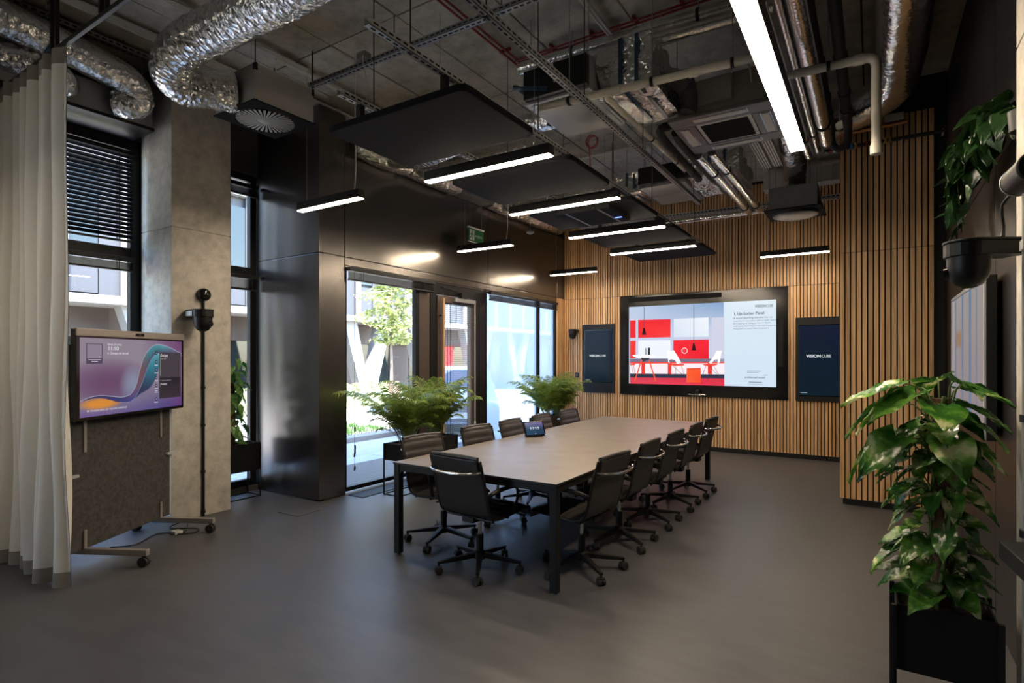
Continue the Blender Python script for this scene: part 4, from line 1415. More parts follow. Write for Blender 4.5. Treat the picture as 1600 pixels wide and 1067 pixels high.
for i, y in enumerate((3.66, 4.985, 6.356, 7.68)):
    lamp(('nearest linear lamp over the table', 'second nearest linear lamp over the table', 'third nearest linear lamp over the table', 'farthest linear lamp over the table')[i], (-2.61, y, 3.1), 1.21, wires=(0.05, 0.42) if i == 3 else (0.12, 0.88))
for i, y in enumerate((3.68, 6.31, 9.03)):
    t = lamp(('short linear lamp before the black pier, nearest one along the black wall', 'short linear lamp under the exit sign along the black wall', 'short linear lamp in the far corner by the oak wall')[i], (-4.50, y, 3.1), 0.90, wires=(0.12,))
    MB().tube(spline([(0.36, 0, 0.085), (0.38, 0.0, 0.3), (0.36, 0.01, 0.8), (0.37, 0.0, 1.39)], 0.1), 0.006, n=6).build('feed_cable', M['white'], t, smooth=True)
lamp('short linear lamp hanging alone before the back wall at right', (-0.965, 9.10, 3.1), 0.90)
lamp('longest and brightest linear lamp running lengthwise at top right', (-0.458, 3.45, 3.1), 2.20, axis='Y', w=0.10, h=0.10)

lamp('unseen linear lamp added behind the viewer to light the curtain', (-4.9, -0.2, 3.1), 1.21)  # unseen lamp, added to throw warm light on the curtain

# acoustic panels
def rrect(w, d, r, n=5):
    out = []
    for cx, cy_, a0 in ((w - r, d - r, 0), (-w + r, d - r, PI / 2), (-w + r, -d + r, PI), (w - r, -d + r, 1.5 * PI)):
        for k in range(n + 1):
            a = a0 + PI / 2 * k / n
            out.append((cx + r * math.cos(a), cy_ + r * math.sin(a)))
    return out


for i in range(5):
    y = 2.985 + 1.345 * i
    t = thing('acoustic_panel', ('nearest hanging charcoal acoustic ceiling panel', 'second nearest hanging charcoal acoustic panel, between first two table lamps', 'third hanging charcoal acoustic panel, carrying the flat microphone',
                                 'fourth hanging charcoal acoustic panel, before the farthest table lamp', 'farthest hanging charcoal acoustic panel by the back wall')[i],
              'acoustic panel', (-2.58, y, 3.15), group='hanging acoustic panels')
    MB().prism(rrect(0.60, 0.41, 0.06), 2, 0, 0.045).build('felt_slab', M['panel'], t, bevel=0.008)
    for sx in (-0.38, 0.365):
        for sy in (-0.3, 0.3):
            MB().box((sx - 0.02, sy - 0.02, 0.045), (sx + 0.02, sy + 0.02, 0.183)).build('rail_clamp', M['frame'], t)
mc = thing('ceiling_microphone', 'flat ceiling microphone under third acoustic panel with blue light', 'microphone', (-2.52, 5.55, 3.15))
MB().prism(rrect(0.30, 0.30, 0.02), 2, -0.05, -0.001).build('body', M['panel'], mc, bevel=0.006)
for q in (-0.18, 0.18):
    MB().box((q - 0.012, -0.30, -0.052), (q + 0.012, 0.30, -0.0495)).build('seam_strip', M['wallbox'], mc)
MB().box((0.20, 0.10, -0.053), (0.27, 0.125, -0.0495)).build('status_light', M['led_blue'], mc)

ms = thing('motion_sensor', 'small grey disc sensor hanging on a thin rod before the black wall', 'sensor', (-4.18, 7.0, 3.39))
MB().lathe([(0.0, 0.0), (0.03, 0.004), (0.055, 0.02), (0.058, 0.035), (0.03, 0.045), (0.0, 0.045)], n=20).build('head', M['wallbox'], ms, smooth=True)
MB().cyl((0, 0, 0.045), (0, 0, ZC - 3.39), 0.004, n=6).build('hanger_rod', M['galvdark'], ms)

# exit sign
ex = thing('exit_sign', 'green running man exit sign hanging by the black wall', 'sign', (-4.9, 6.66, 3.29), rotz=PI / 2)
MB().box((-0.185, 0.0, 0.0), (0.185, 0.012, 0.19)).build('sign_plate', M['green'], ex)
MB().box((-0.19, -0.012, 0.19), (0.19, 0.025, 0.212)).build('top_housing', M['signwhite'], ex, bevel=0.003)
MB().box((-0.187, -0.002, -0.008), (0.187, 0.014, 0.0)).build('bottom_strip', M['signwhite'], ex)
pc = Pic()
W_, G_ = (225, 232, 225), (20, 110, 65)
pc.rect(-0.155, 0.02, -0.045, 0.17, W_, 1)
pc.disc(-0.092, 0.148, 0.013, G_, 2)
pc.line([(-0.10, 0.13), (-0.112, 0.085)], 0.024, G_)
pc.line([(-0.112, 0.09), (-0.088, 0.062), (-0.10, 0.03)], 0.014, G_)
pc.line([(-0.112, 0.09), (-0.128, 0.058), (-0.148, 0.055)], 0.014, G_)
pc.line([(-0.100, 0.125), (-0.078, 0.10), (-0.060, 0.108)], 0.010, G_)
pc.line([(-0.102, 0.125), (-0.128, 0.112), (-0.140, 0.09)], 0.010, G_)
pc.text('WYJŚCIE', -0.035, 0.075, 0.045, W_, 2, bold=0.02)
pc.build('sign_print', M['print'], ex)
for sx in (-0.14, 0.14):
    MB().cyl((sx, 0.006, 0.212), (sx, 0.006, ZC - 3.29), 0.003, n=6).build('hanger_rod', M['galvdark'], ex)
# ------------------------------------------------------------------ conference table
TX0, TX1, TY0, TY1, TZ = -3.295, -1.785, 3.335, 7.60, 0.75
tb = thing('conference_table', 'long taupe conference table with slim black legs', 'table', ((TX0 + TX1) / 2, (TY0 + TY1) / 2, 0))
ox, oy = -(TX0 + TX1) / 2, -(TY0 + TY1) / 2
for ya, yb in ((TY0, 5.443), (5.446, TY1)):
    top = MB().box((TX0 + ox, ya + oy, TZ - 0.002), (TX1 + ox, yb + oy, TZ)).build('tabletop', M['table'], tb)
    MB().box((TX0 + ox, ya + oy, TZ - 0.016), (TX1 + ox, yb + oy, TZ - 0.002)).build('edge_board', M['tableedge'], top, bevel=0.002)
mb = MB()
for xa in (TX0 + 0.012, TX1 - 0.052):
    mb.box((xa + ox, TY0 + 0.06 + oy, TZ - 0.066), (xa + 0.04 + ox, TY1 - 0.06 + oy, TZ - 0.016))
mb.build('side_rail', M['black'], tb, bevel=0.002)
for yy in (TY0 + 0.012, 5.42, TY1 - 0.052):
    MB().box((TX0 + 0.055 + ox, yy + oy, TZ - 0.066), (TX1 - 0.055 + ox, yy + 0.04 + oy, TZ - 0.016)).build('cross_rail', M['black'], tb, bevel=0.002)
for yy in (TY0, TY1):
    for xx in (TX0, TX1):
        sx, sy = (1 if xx == TX0 else -1), (1 if yy == TY0 else -1)
        a = (xx + sx * 0.032 + ox, yy + sy * 0.032 + oy)
        mb = MB().box((a[0] - 0.027, a[1] - 0.027, 0.008), (a[0] + 0.027, a[1] + 0.027, TZ - 0.016))
        g = [(0, 0), (0, -0.055), (0.006, -0.035), (0.018, -0.014), (0.045, -0.004), (0.07, 0)]
        mb.prism([(a[0] + sx * (0.027 + p), TZ - 0.066 + q) for p, q in g], 1, a[1] - 0.02, a[1] + 0.02)
        lg = mb.build('leg', M['black'], tb, bevel=0.004)
        MB().cyl((a[0], a[1], 0), (a[0], a[1], 0.008), 0.022, n=14).build('foot', M['galv'], lg)


# ------------------------------------------------------------------ office chairs
def seat_profile():
    pts = [(0.265, 0.395), (0.262, 0.43), (0.235, 0.452), (0.10, 0.448), (-0.05, 0.437), (-0.145, 0.437), (-0.205, 0.462), (-0.237, 0.53), (-0.262, 0.64), (-0.292, 0.76), (-0.322, 0.865), (-0.332, 0.90)]
    return spline([(0, y, z) for y, z in pts], 0.012)


def make_chair():
    t = thing('office_chair', 'office chair', 'chair', (0, 0, 0))
    pr = seat_profile()
    L = [0.0]
    for a, b in zip(pr[:-1], pr[1:]):
        L.append(L[-1] + (b - a).length)
    W = 0.228
    vs, fs = [], []
    nx = 8
    for i, p in enumerate(pr):
        a, b = pr[max(0, i - 1)], pr[min(len(pr) - 1, i + 1)]
        d = (b - a).normalized()
        n = Vector((0, d.z, -d.y)) * 1.0     # towards the sitter
        rib = abs(math.sin(PI * L[i] / 0.078)) ** 0.5
        end = min(1.0, min(L[i], L[-1] - L[i]) / 0.03)
        front = 0.004 + (0.005 + 0.012 * rib) * end
        back = -0.007
        for k in range(nx + 1):
            u = -1 + 2 * k / nx
            ed = 1 - abs(u) ** 6 * 0.75
            q = p + n * (front * ed)
            vs.append((u * W, q.y, q.z))
        for k in range(nx + 1):
            u = 1 - 2 * k / nx
            q = p + n * back
            vs.append((u * W, q.y, q.z))
    m = 2 * (nx + 1)
    for i in range(len(pr) - 1):
        for k in range(m):
            fs.append((i * m + k, i * m + (k + 1) % m, (i + 1) * m + (k + 1) % m, (i + 1) * m + k))
    fs.append(tuple(range(m - 1, -1, -1)))
    fs.append(tuple((len(pr) - 1) * m + k for k in range(m)))
    MB().add(vs, fs).build('ribbed_sling', M['leather'], t, smooth=True, angle=60)
    # soft head roll that folds over the top edge
    MB().tube([(-W + 0.004, -0.332, 0.893), (-W * 0.5, -0.337, 0.899), (0, -0.339, 0.901), (W * 0.5, -0.337, 0.899), (W - 0.004, -0.332, 0.893)], 0.016, n=10).build('head_roll', M['leather'], t, smooth=True)
    MB().add([(-W + 0.006, -0.350, 0.885), (W - 0.006, -0.350, 0.885), (W - 0.006, -0.328, 0.775), (-W + 0.006, -0.328, 0.775), (-W + 0.006, -0.315, 0.885), (W - 0.006, -0.315, 0.885), (W - 0.006, -0.300, 0.775), (-W + 0.006, -0.300, 0.775)],
             [(0, 1, 2, 3), (4, 7, 6, 5), (0, 4, 5, 1), (1, 5, 6, 2), (2, 6, 7, 3), (3, 7, 4, 0)]).build('back_flap', M['leather'], t, bevel=0.006)
    for s in (-1, 1):
        MB().tube([Vector((s * (W + 0.011), p.y, p.z - 0.002)) for p in pr[2:-2]], 0.010, n=8, flat=1.5, up=(1, 0, 0)).build('side_rail', M['black'], t, smooth=True)
        pts = spline([(s * 0.225, -0.245, 0.60), (s * 0.262, -0.225, 0.635), (s * 0.272, -0.15, 0.652), (s * 0.272, 0.0, 0.655), (s * 0.272, 0.055, 0.635), (s * 0.268, 0.07, 0.57), (s * 0.245, 0.06, 0.48), (s * 0.226, 0.05, 0.445)], 0.02)
        MB().tube(pts, 0.011, n=8, flat=1.4).build('armrest', M['black'], t, smooth=True)
        MB().tube([(s * 0.272, -0.15, 0.6635), (s * 0.272, 0.0, 0.6665), (s * 0.272, 0.045, 0.652)], 0.0095, n=8, flat=0.6).build('arm_trim', M['chrome'], t, smooth=True)
    hp = spline([(-W - 0.006, -0.305, 0.80), (-W * 0.93, -0.355, 0.795), (-W * 0.55, -0.405, 0.79), (0, -0.418, 0.788), (W * 0.55, -0.405, 0.79), (W * 0.93, -0.355, 0.795), (W + 0.006, -0.305, 0.80)], 0.02)
    MB().tube(hp, 0.0095, n=8).build('back_handle', M['chrome'], t, smooth=True)
    mb = MB().cyl((-W, 0.02, 0.425), (W, 0.02, 0.425), 0.012, n=8).cyl((-W, -0.16, 0.42), (W, -0.16, 0.42), 0.012, n=8)
    mb.box((-0.055, -0.19, 0.385), (0.055, 0.06, 0.425))
    mb.build('tilt_mechanism', M['black'], t, bevel=0.004)
    MB().bar((0.05, 0.03, 0.40), (0.19, 0.06, 0.395), 0.014, 0.010).build('tilt_lever', M['black'], t)
    MB().cyl((0, -0.05, 0.10), (0, -0.05, 0.27), 0.028, n=14).build('gas_sleeve', M['black'], t, smooth=True)
    MB().cyl((0, -0.05, 0.27), (0, -0.05, 0.39), 0.015, n=12).build('gas_piston', M['chrome'], t, smooth=True)
    MB().lathe([(0.045, 0.085), (0.05, 0.10), (0.045, 0.135), (0.03, 0.145)], n=18, o=(0, -0.05, 0)).build('base_hub', M['black'], t, smooth=True)
    c = Vector((0, -0.05, 0))
    for k in range(5):
        a = 2 * PI * k / 5 + 0.35
        d = Vector((math.cos(a), math.sin(a), 0))
        mb = MB().bar(c + d * 0.035 + Vector((0, 0, 0.115)), c + d * 0.325 + Vector((0, 0, 0.083)), 0.048, 0.040, w1=0.026, h1=0.020)
        lg = mb.build('base_leg', M['black'], t, bevel=0.005)
        p = c + d * 0.315
        s = Vector((-d.y, d.x, 0))
        aa = a + 0.7 * (k % 3)
        s = Vector((-math.sin(aa), math.cos(aa), 0))
        mb = MB().cyl(p + s * 0.006 + Vector((0, 0, 0.029)), p + s * 0.026 + Vector((0, 0, 0.029)), 0.029, n=16)
        mb.cyl(p - s * 0.026 + Vector((0, 0, 0.029)), p - s * 0.006 + Vector((0, 0, 0.029)), 0.029, n=16)
        mb.cyl(p + Vector((0, 0, 0.03)), p + Vector((0, 0, 0.082)), 0.009, n=8)
        mb.obox(p + Vector((0, 0, 0.045)), (0.022, 0.02, 0.012), Matrix.Rotation(aa, 3, 'Z'))
        mb.build('caster', M['rubber'], lg, smooth=True)
    return t


chair0 = make_chair()
ordn = ('nearest', 'second', 'third', 'fourth', 'farthest')
spots = [(-2.50, 3.50, R(-5), 'lone office chair at the near short end of the table, back to viewer')]
for i, y in enumerate((3.86, 4.60, 5.33, 6.06, 6.76)):
    spots.append((-1.90, y, R(90 + (-5, 0, 0, 1, -2)[i]), ('nearest chair along the open right side of the table, arched handle showing' if i == 0 else
                  '%s chair along the right side of the table, counted from the viewer' % ordn[i]) if i < 4 else 'farthest chair along the right side of the table, by the far leg'))
for i, y in enumerate((3.80, 4.64, 5.32, 6.02, 6.72)):
    spots.append((-3.10, y, R(-90 + (-6, -4, 2, 3, -2)[i]), ('nearest chair on the window side of the table, ribbed back below table height' if i == 0 else
                  '%s chair on the window side of the table, counted from the viewer' % ordn[i]) if i < 4 else 'farthest chair on the window side of the table, near the oak wall'))
for i, (x, y, a, lab) in enumerate(spots):
    o = chair0 if i == 0 else dup(chair0)
    o.location = (x, y, 0)
    o.rotation_euler = (0, 0, a)
    tag(o, lab, 'chair', 'office chairs round the conference table')
# swivel bases are turned differently under each seat
rc = random.Random(2)
for i, (x, y, a, lab) in enumerate(spots):
    pass

# ------------------------------------------------------------------ touch tablet on the table
tp = thing('tablet', 'small black touch panel tilted on the table top', 'tablet', (-3.03, 5.20, TZ), rotz=R(57))
tl = Matrix.Rotation(R(-28), 3, 'X')
mb = MB().obox((0, 0.045, 0.085), (0.122, 0.006, 0.085), tl)
mb.build('casing', M['blackgloss'], tp, bevel=0.004)
pc = Pic()


def tabcol(u, v):
    a = max(0, 1 - v * 1.6)
    g = 0.5 + 0.5 * math.sin(3 * u + 2)
    return (int(25 + 110 * a + 10 * g), int(60 + 80 * a * (1 - 0.4 * u) + 20 * g * v), int(85 + 85 * a + 25 * (1 - u) * v))


pc.grid(-0.105, -0.068, 0.105, 0.07, 14, 10, tabcol, 0)
for k in range(4):
    pc.disc(-0.045 + 0.030 * k, 0.008, 0.010, (225, 235, 240), 1, n=12)
    pc.rect(-0.052 + 0.030 * k, -0.010, -0.038 + 0.030 * k, -0.006, (200, 215, 225), 1)
pc.rect(-0.012, -0.061, 0.008, -0.056, (220, 225, 230), 1)
o = pc.build('display', M['scr_dim'], tp)
o.matrix_basis = Matrix.Translation(Vector((0, 0.045, 0.085)) + tl @ Vector((0, -0.0068, 0))) @ tl.to_4x4()
pc = Pic()
pc.disc(0.112, -0.075, 0.006, (230, 235, 235), 1, n=12)
o = pc.build('button_light', M['scr_dim'], tp)
o.matrix_basis = Matrix.Translation(Vector((0, 0.045, 0.085)) + tl @ Vector((0, -0.0068, 0))) @ tl.to_4x4()
MB().prism([(0.02, 0), (0.12, 0), (0.105, 0.01), (0.07, 0.10), (0.055, 0.09)], 0, -0.09, 0.09).build('stand', M['wallbox'], tp, bevel=0.004)

# ------------------------------------------------------------------ big screen on the oak wall
YS = YB - 0.03
bs = thing('display_wall', 'huge black framed screen with red furniture picture on oak wall', 'screen', (-2.552, YS, 1.835))
MB().box((-1.415, 0.0, -0.908), (1.415, 0.0299, 0.908)).build('black_surround', M['blackgloss'], bs, bevel=0.003)
pc = Pic()


def q(cx, cy):
    """a spot of the slide, read on a 1600x1067 enlargement of the screen"""
    p = at(970 + cx / 5.926, 450 + cy / 5.926, Y=YS - 0.005)
    return (p.x + 2.552, p.z - 1.835)


x0, x1, zb, zt = -1.243, 1.243, -0.709, 0.703
xm = 0.434
pc.grid(x0, zb, xm, zt, 16, 20, lambda u, v: (int(190 - 60 * u * max(0, 1 - v * 3)) + int(18 * v), int(205 - 45 * u * max(0, 1 - v * 3)), int(228 - 30 * u * max(0, 1 - v * 3))), 0)
pc.grid(xm, zb, x1, zt, 8, 8, lambda u, v: (206 + int(10 * (1 - v)), 224 + int(6 * (1 - v)), 240), 0)
RED, WHT, ORG = (238, 38, 48), (236, 240, 248), (240, 92, 48)


def quad(a, b, c, d, col, layer=1):
    pc.poly([q(*a), q(*b), q(*c), q(*d)], col, layer)


quad((85, 300), (137, 298), (137, 462), (85, 462), RED)
quad((160, 295), (460, 288), (460, 455), (160, 462), [RED, RED, (250, 60, 60), (235, 45, 50)])
quad((490, 285), (812, 272), (812, 448), (490, 455), [(222, 230, 242), (236, 240, 246), (228, 236, 246), (214, 224, 240)])
quad((840, 275), (958, 270), (958, 690), (840, 680), (205, 208, 226))
quad((85, 490), (137, 488), (137, 650), (85, 652), (240, 60, 55))
quad((160, 485), (460, 482), (460, 650), (160, 652), WHT)
quad((486, 482), (815, 475), (815, 655), (486, 655), [(246, 40, 55), (246, 40, 55), (232, 30, 48), (240, 45, 55)])
quad((85, 655), (958, 655), (958, 690), (85, 690), (120, 110, 135), 1)
quad((85, 688), (958, 688), (958, 800), (85, 795), (250, 235, 240), 2)
quad((85, 685), (958, 685), (958, 697), (85, 700), (240, 70, 60), 3)
for a, b in ((190, 225), (435, 470), (805, 845)):
    quad((a, 690), (b, 690), (b, 800), (a, 795), (236, 60, 55), 3)
quad((85, 792), (958, 800), (958, 845), (85, 832), (45, 50, 70), 3)
quad((85, 826), (958, 838), (958, 905), (85, 884), [(210, 60, 80), (215, 50, 70), (225, 50, 75), (230, 70, 90)], 4)
# pendant lamps in the picture
for cx, ya, yb, yc in ((215, 175, 370, 432), (676, 152, 512, 578)):
    pc.line([q(cx, ya), q(cx, yb)], 0.008, (60, 65, 80), 5)
    quad((cx - 8, yb), (cx + 8, yb), (cx + 10, yb + 18), (cx - 10, yb + 18), (25, 20, 25), 5)
    quad((cx - 11, yb + 16), (cx + 11, yb + 16), (cx + 20, yc), (cx - 20, yc), (45, 15, 20), 5)
# table
pc.poly([q(*a) for a in ((105, 622), (160, 616), (270, 616), (335, 628), (250, 646), (160, 646), (120, 636))], (245, 246, 250), 5)
quad((185, 646), (265, 646), (262, 662), (205, 684), (60, 60, 70), 5)
pc.line([q(192, 665), q(128, 865)], 0.022, ORG, 6)
pc.line([q(262, 668), q(325, 865)], 0.022, ORG, 6)
quad((225, 555), (238, 555), (238, 618), (225, 618), (150, 155, 165), 6)
quad((250, 552), (272, 552), (272, 618), (250, 618), (35, 38, 45), 6)
# chairs
pc.poly([q(*a) for a in ((428, 582), (492, 578), (520, 620), (560, 692), (520, 702), (505, 672), (470, 658), (448, 668), (452, 700), (440, 690))], (250, 250, 252), 6)
pc.poly([q(*a) for a in ((452, 700), (590, 705), (585, 716), (500, 720), (450, 712))], (238, 70, 55), 6)
pc.poly([q(*a) for a in ((885, 580), (936, 580), (915, 690), (895, 700), (900, 660), (868, 662), (835, 705), (815, 690), (865, 625))], (250, 250, 252), 6)
pc.poly([q(*a) for a in ((758, 705), (900, 700), (885, 715), (810, 722), (770, 716))], (238, 70, 55), 6)
for a, b in (((470, 718), (428, 838)), ((510, 720), (508, 850)), ((560, 714), (592, 822)), ((480, 718), (570, 800)), ((790, 718), (752, 820)), ((850, 718), (802, 855)), ((860, 718), (935, 858)), ((820, 720), (890, 800)), ((100, 715), (122, 820)), ((118, 712), (135, 815))):
    pc.line([q(*a), q(*b)], 0.006, (70, 60, 70), 7)
quad((88, 702), (135, 700), (130, 714), (88, 716), (238, 70, 55), 6)
quad((610, 742), (740, 738), (740, 880), (606, 872), [(250, 95, 45), (250, 85, 45), (240, 75, 45), (245, 95, 60)], 7)
quad((610, 742), (740, 738), (735, 750), (615, 752), (225, 70, 50), 8)
pc.disc(*q(590, 580), 0.052, (250, 235, 238), 7, n=24)
pc.disc(*q(590, 580), 0.042, (242, 40, 54), 8, n=24)
pc.text('1', q(590, 580)[0] - 0.008, q(590, 580)[1] - 0.022, 0.062, (250, 240, 240), 9, align='CENTER')
# slide text
DK, GR = (50, 60, 75), (128, 138, 152)
w = pc.text
w('VISION', 0.925, 0.590, 0.062, DK, 3, bold=0.02, fit=0.165)
w('CUBE', 1.095, 0.590, 0.062, DK, 3, fit=0.10)
w('1. Up-Sorber Panel', 0.590, 0.475, 0.066, DK, 3, bold=0.012, fit=0.46)
w('A sound absorbing element', 0.590, 0.412, 0.044, (105, 115, 130), 3, bold=0.008, fit=0.46)
w('that can', 1.065, 0.412, 0.044, GR, 3, fit=0.13)
for k, s in enumerate(('mounted in any space wall or open space', 'for seating or along a row of desks', 'wall panel absorbing in a broad frequency', 'integrated in a sound absorbing space')):
    w(s, 0.590, 0.366 - 0.043 * k, 0.040, GR, 3, fit=(0.65, 0.57, 0.66, 0.54)[k])
w('architected sound', 0.765, -0.572, 0.046, DK, 3, bold=0.01, fit=0.31)
w('www.', 1.05, -0.527, 0.032, GR, 3)
pc.rect(0.83, -0.645, 1.03, -0.63, GR, 3)
pc.rect(0.82, -0.672, 1.04, -0.664, (165, 175, 188), 3)
pc.rect(0.80, -0.455, 1.02, -0.447, (165, 175, 188), 3)
pc.rect(0.80, -0.48, 0.98, -0.472, GR, 3)
pc.build('screen_image', M['scr_main'], bs, (0, -0.0015, 0))
MB().box((-1.25, -0.012, 0.79), (0.40, 0.001, 0.87)).build('sound_bar', M['felt'], bs, bevel=0.004)
for x in (-1.34, 1.30):
    MB().box((x - 0.035, -0.006, -0.38), (x + 0.045, 0.001, 0.40)).build('side_speaker', M['felt'], bs, bevel=0.003)
vb = thing('conference_camera', 'small camera on silver shelf bracket under the big screen picture', 'camera', (-2.54, YS - 0.002, 0.955))
MB().box((-0.155, -0.10, 0.0), (0.155, -0.0, 0.018)).build('bracket', M['chrome'], vb, bevel=0.004)
MB().lathe([(0.0, 0.10), (0.032, 0.095), (0.046, 0.06), (0.046, 0.0185)], n=20, o=(0, -0.05, 0)).build('camera_head', M['black'], vb, smooth=True)
MB().cyl((0, -0.099, 0.055), (0, -0.09, 0.055), 0.018, n=14).build('lens', M['lens'], vb, smooth=True)


def side_screen(label, cx, cz, w, h, dl, dr, db, dt, txt_x, txt_w):
    t = thing('portrait_screen', label, 'screen', (cx, YS, cz), group='portrait screens beside the big screen')
    MB().box((-w / 2, 0.0, -h / 2), (w / 2, 0.0299, h / 2)).build('black_surround', M['black'], t, bevel=0.003)
    MB().box((dl - 0.012, -0.004, db - 0.012), (dr + 0.012, 0.002, dt + 0.012)).build('bezel', M['blackgloss'], t)
    p = Pic()
    p.grid(dl, db, dr, dt, 4, 8, lambda u, v: (3 + int(3 * u), 24 + int(6 * v), 42 + int(8 * (1 - v))), 0)
    s = txt_w / 0.86
    p.text('VISION', txt_x, 0.03, 0.155 * s, (235, 242, 248), 2, bold=0.03, fit=txt_w * 0.60)
    p.text('CUBE', txt_x + txt_w * 0.62, 0.03, 0.155 * s, (235, 242, 248), 2, bold=0.002, fit=txt_w * 0.38)
    p.rect(dl + 0.02, db + 0.035, dl + 0.11, db + 0.047, (150, 165, 175), 2)
    p.build('screen_image', M['scr_dim'], t, (0, -0.005, 0))
    return t


side_screen('portrait screen with glowing white lettering at the left of big screen', -4.410, 1.588, 0.66, 1.305, -0.275, 0.285, -0.45, 0.535, -0.183, 0.337)
side_screen('portrait screen with glowing white lettering at the right, half behind the pier', -0.70, 1.576, 0.66, 1.315, -0.275, 0.36, -0.565, 0.53, -0.177, 0.337)
ws = thing('wall_switch', 'small black wall control left of the portrait screen', 'switch', (-4.87, YB - 0.012, 1.265))
MB().box((-0.04, 0, -0.045), (0.04, 0.012, 0.045)).build('plate', M['black'], ws, bevel=0.004)
MB().box((-0.028, -0.003, -0.03), (0.028, 0.001, 0.03)).build('touch_face', M['blackgloss'], ws, bevel=0.002)


# ------------------------------------------------------------------ dome cameras on brackets
def dome_camera(label, loc, rotz, s=1.0, sticker=False, look=0.0):
    """local: mounted on a wall at y=+0.2, reaching out towards -y"""
    t = thing('dome_camera', label, 'camera', loc, rotz=rotz, group='black dome cameras')
    k = s
    pl_ = [(0.085 * k * math.sin(a), -0.085 * k * math.cos(a)) for a in [R(-90) + R(180) * i / 12 for i in range(13)]]
    pl_ = [(x, y) for x, y in pl_] + [(0.06 * k, 0.165 * k), (-0.06 * k, 0.165 * k)]
    MB().prism(pl_, 2, 0.0, 0.010 * k).prism([(x * 0.96, y * 0.96) for x, y in pl_], 2, -0.055 * k, 0.0).build('bracket_housing', M['black'], t, bevel=0.003)
    MB().box((-0.035 * k, 0.16 * k, -0.05 * k), (0.035 * k, 0.20 * k, 0.0)).build('wall_mount', M['black'], t, bevel=0.003)
    MB().lathe([(0.072 * k, -0.055 * k), (0.071 * k, -0.10 * k), (0.064 * k, -0.135 * k), (0.045 * k, -0.165 * k), (0.02 * k, -0.178 * k), (0.0, -0.18 * k)], n=28).build('dome', M['black'], t, smooth=True, angle=60)
    m = Matrix.Rotation(look, 3, 'Z')
    a = m @ Vector((0, -0.060 * k, -0.112 * k))
    b = m @ Vector((0, -0.078 * k, -0.114 * k))
    MB().cyl(a, b, 0.028 * k, 0.024 * k, n=20).build('lens_barrel', M['blackgloss'], t, smooth=True)
    c = m @ Vector((0, -0.0795 * k, -0.1143 * k))
    MB().cyl(b, c, 0.017 * k, n=18).build('lens', M['lens'], t)
    if sticker:
        MB().box((-0.083 * k, 0.02 * k, -0.048 * k), (-0.080 * k, 0.12 * k, -0.006 * k)).build('label', M['signwhite'], t)
    return t


def spot_head(t, c, d, r, L):
    """round black sensor head on a stem"""
    MB().cyl(c, Vector(c) + Vector(d) * L, r, n=24).build('sensor_head', M['black'], t, bevel=0.008)
    MB().cyl(Vector(c) + Vector(d) * L, Vector(c) + Vector(d) * (L + 0.003), r * 0.8, n=24).build('sensor_face', M['blackgloss'], t)


dome_camera('black dome camera on bracket on the concrete column by the trolley screen', (-5.50, 2.985, 2.06), R(90), 1.15, sticker=True, look=R(25))
cp = thing('cable_conduit', 'thin black conduit down the concrete column with round sensor on top', 'conduit', (-5.685, 3.09, 0))
MB().cyl((0, 0, 0.0), (0, 0, 2.17), 0.014, n=10).build('tube', M['black'], cp, smooth=True)
for z in (0.05, 0.45, 0.92, 1.3):
    MB().cyl((0, 0, z - 0.012), (0, 0, z + 0.012), 0.021, n=10).build('clip', M['black'], cp)
MB().lathe([(0.0, 0.07), (0.04, 0.066), (0.06, 0.05), (0.066, 0.03), (0.066, 0.0)], n=24, o=(-0.012, 0, 2.235), mtx=Matrix.Rotation(PI / 2, 3, 'Y')).build('sensor_head', M['blackgloss'], cp, smooth=True, angle=60)
dome_camera('small black dome camera on the oak back wall by the palm', (-4.87, YB - 0.20, 2.14), 0.0, 1.0)
# right foreground camera, fixed to its pole by the column
dome_camera('large black dome camera close by at the right edge above the wall screen', (0.285, 2.54, 2.003), R(-68), 0.88, look=R(-30))
cp = thing('camera_pole', 'dark pole at right edge carrying camera and round sensor', 'pole', (0.432, 2.47, 0))
MB().cyl((0, 0, 0.0), (0, 0, 2.14), 0.018, n=14).build('tube', M['wallbox'], cp, smooth=True)
for z in (0.4, 1.02, 1.4):
    MB().cyl((0, 0, z - 0.012), (0, 0, z + 0.012), 0.025, n=14).build('clip', M['black'], cp)
MB().cyl((-0.022, 0.03, 2.19), (-0.012, -0.16, 2.19), 0.047, n=24).build('sensor_head', M['black'], cp, smooth=True, bevel=0.006)
MB().cyl((-0.023, 0.036, 2.19), (-0.022, 0.03, 2.19), 0.049, n=24).build('sensor_rim', M['galv'], cp, smooth=True)
MB().tube(spline([(-0.03, 0.03, 2.16), (-0.06, 0.05, 2.12), (-0.055, 0.06, 2.05), (-0.06, 0.04, 2.012)]), 0.006, n=8).build('cable', M['black'], cp, smooth=True)
MB().box((-0.02, -0.02, 1.955), (0.0, 0.03, 1.99)).build('cable_block', M['white'], cp, bevel=0.003)

# shelf with tablet at the right edge
sh = thing('wall_shelf', 'black angled shelf on a slim post at the right edge', 'shelf', (0.43, 2.36, 0))
MB().prism([(-0.088, 0.02), (0.03, 0.06), (0.03, -0.34), (-0.05, -0.34)], 2, 0.955, 1.01).build('tray', M['black'], sh, bevel=0.003)
MB().box((0.0, -0.12, 0.0), (0.028, -0.04, 0.955)).build('post', M['black'], sh, bevel=0.003)
tb2 = thing('tablet', 'dark tablet lying on the black shelf at the right edge', 'tablet', (0.43, 2.25, 1.0105))
MB().box((-0.03, -0.20, 0), (0.022, 0.10, 0.010)).build('casing', M['blackgloss'], tb2, bevel=0.003)
MB().box((-0.027, -0.19, 0.010), (0.019, 0.09, 0.0105)).build('display', M['lens'], tb2)

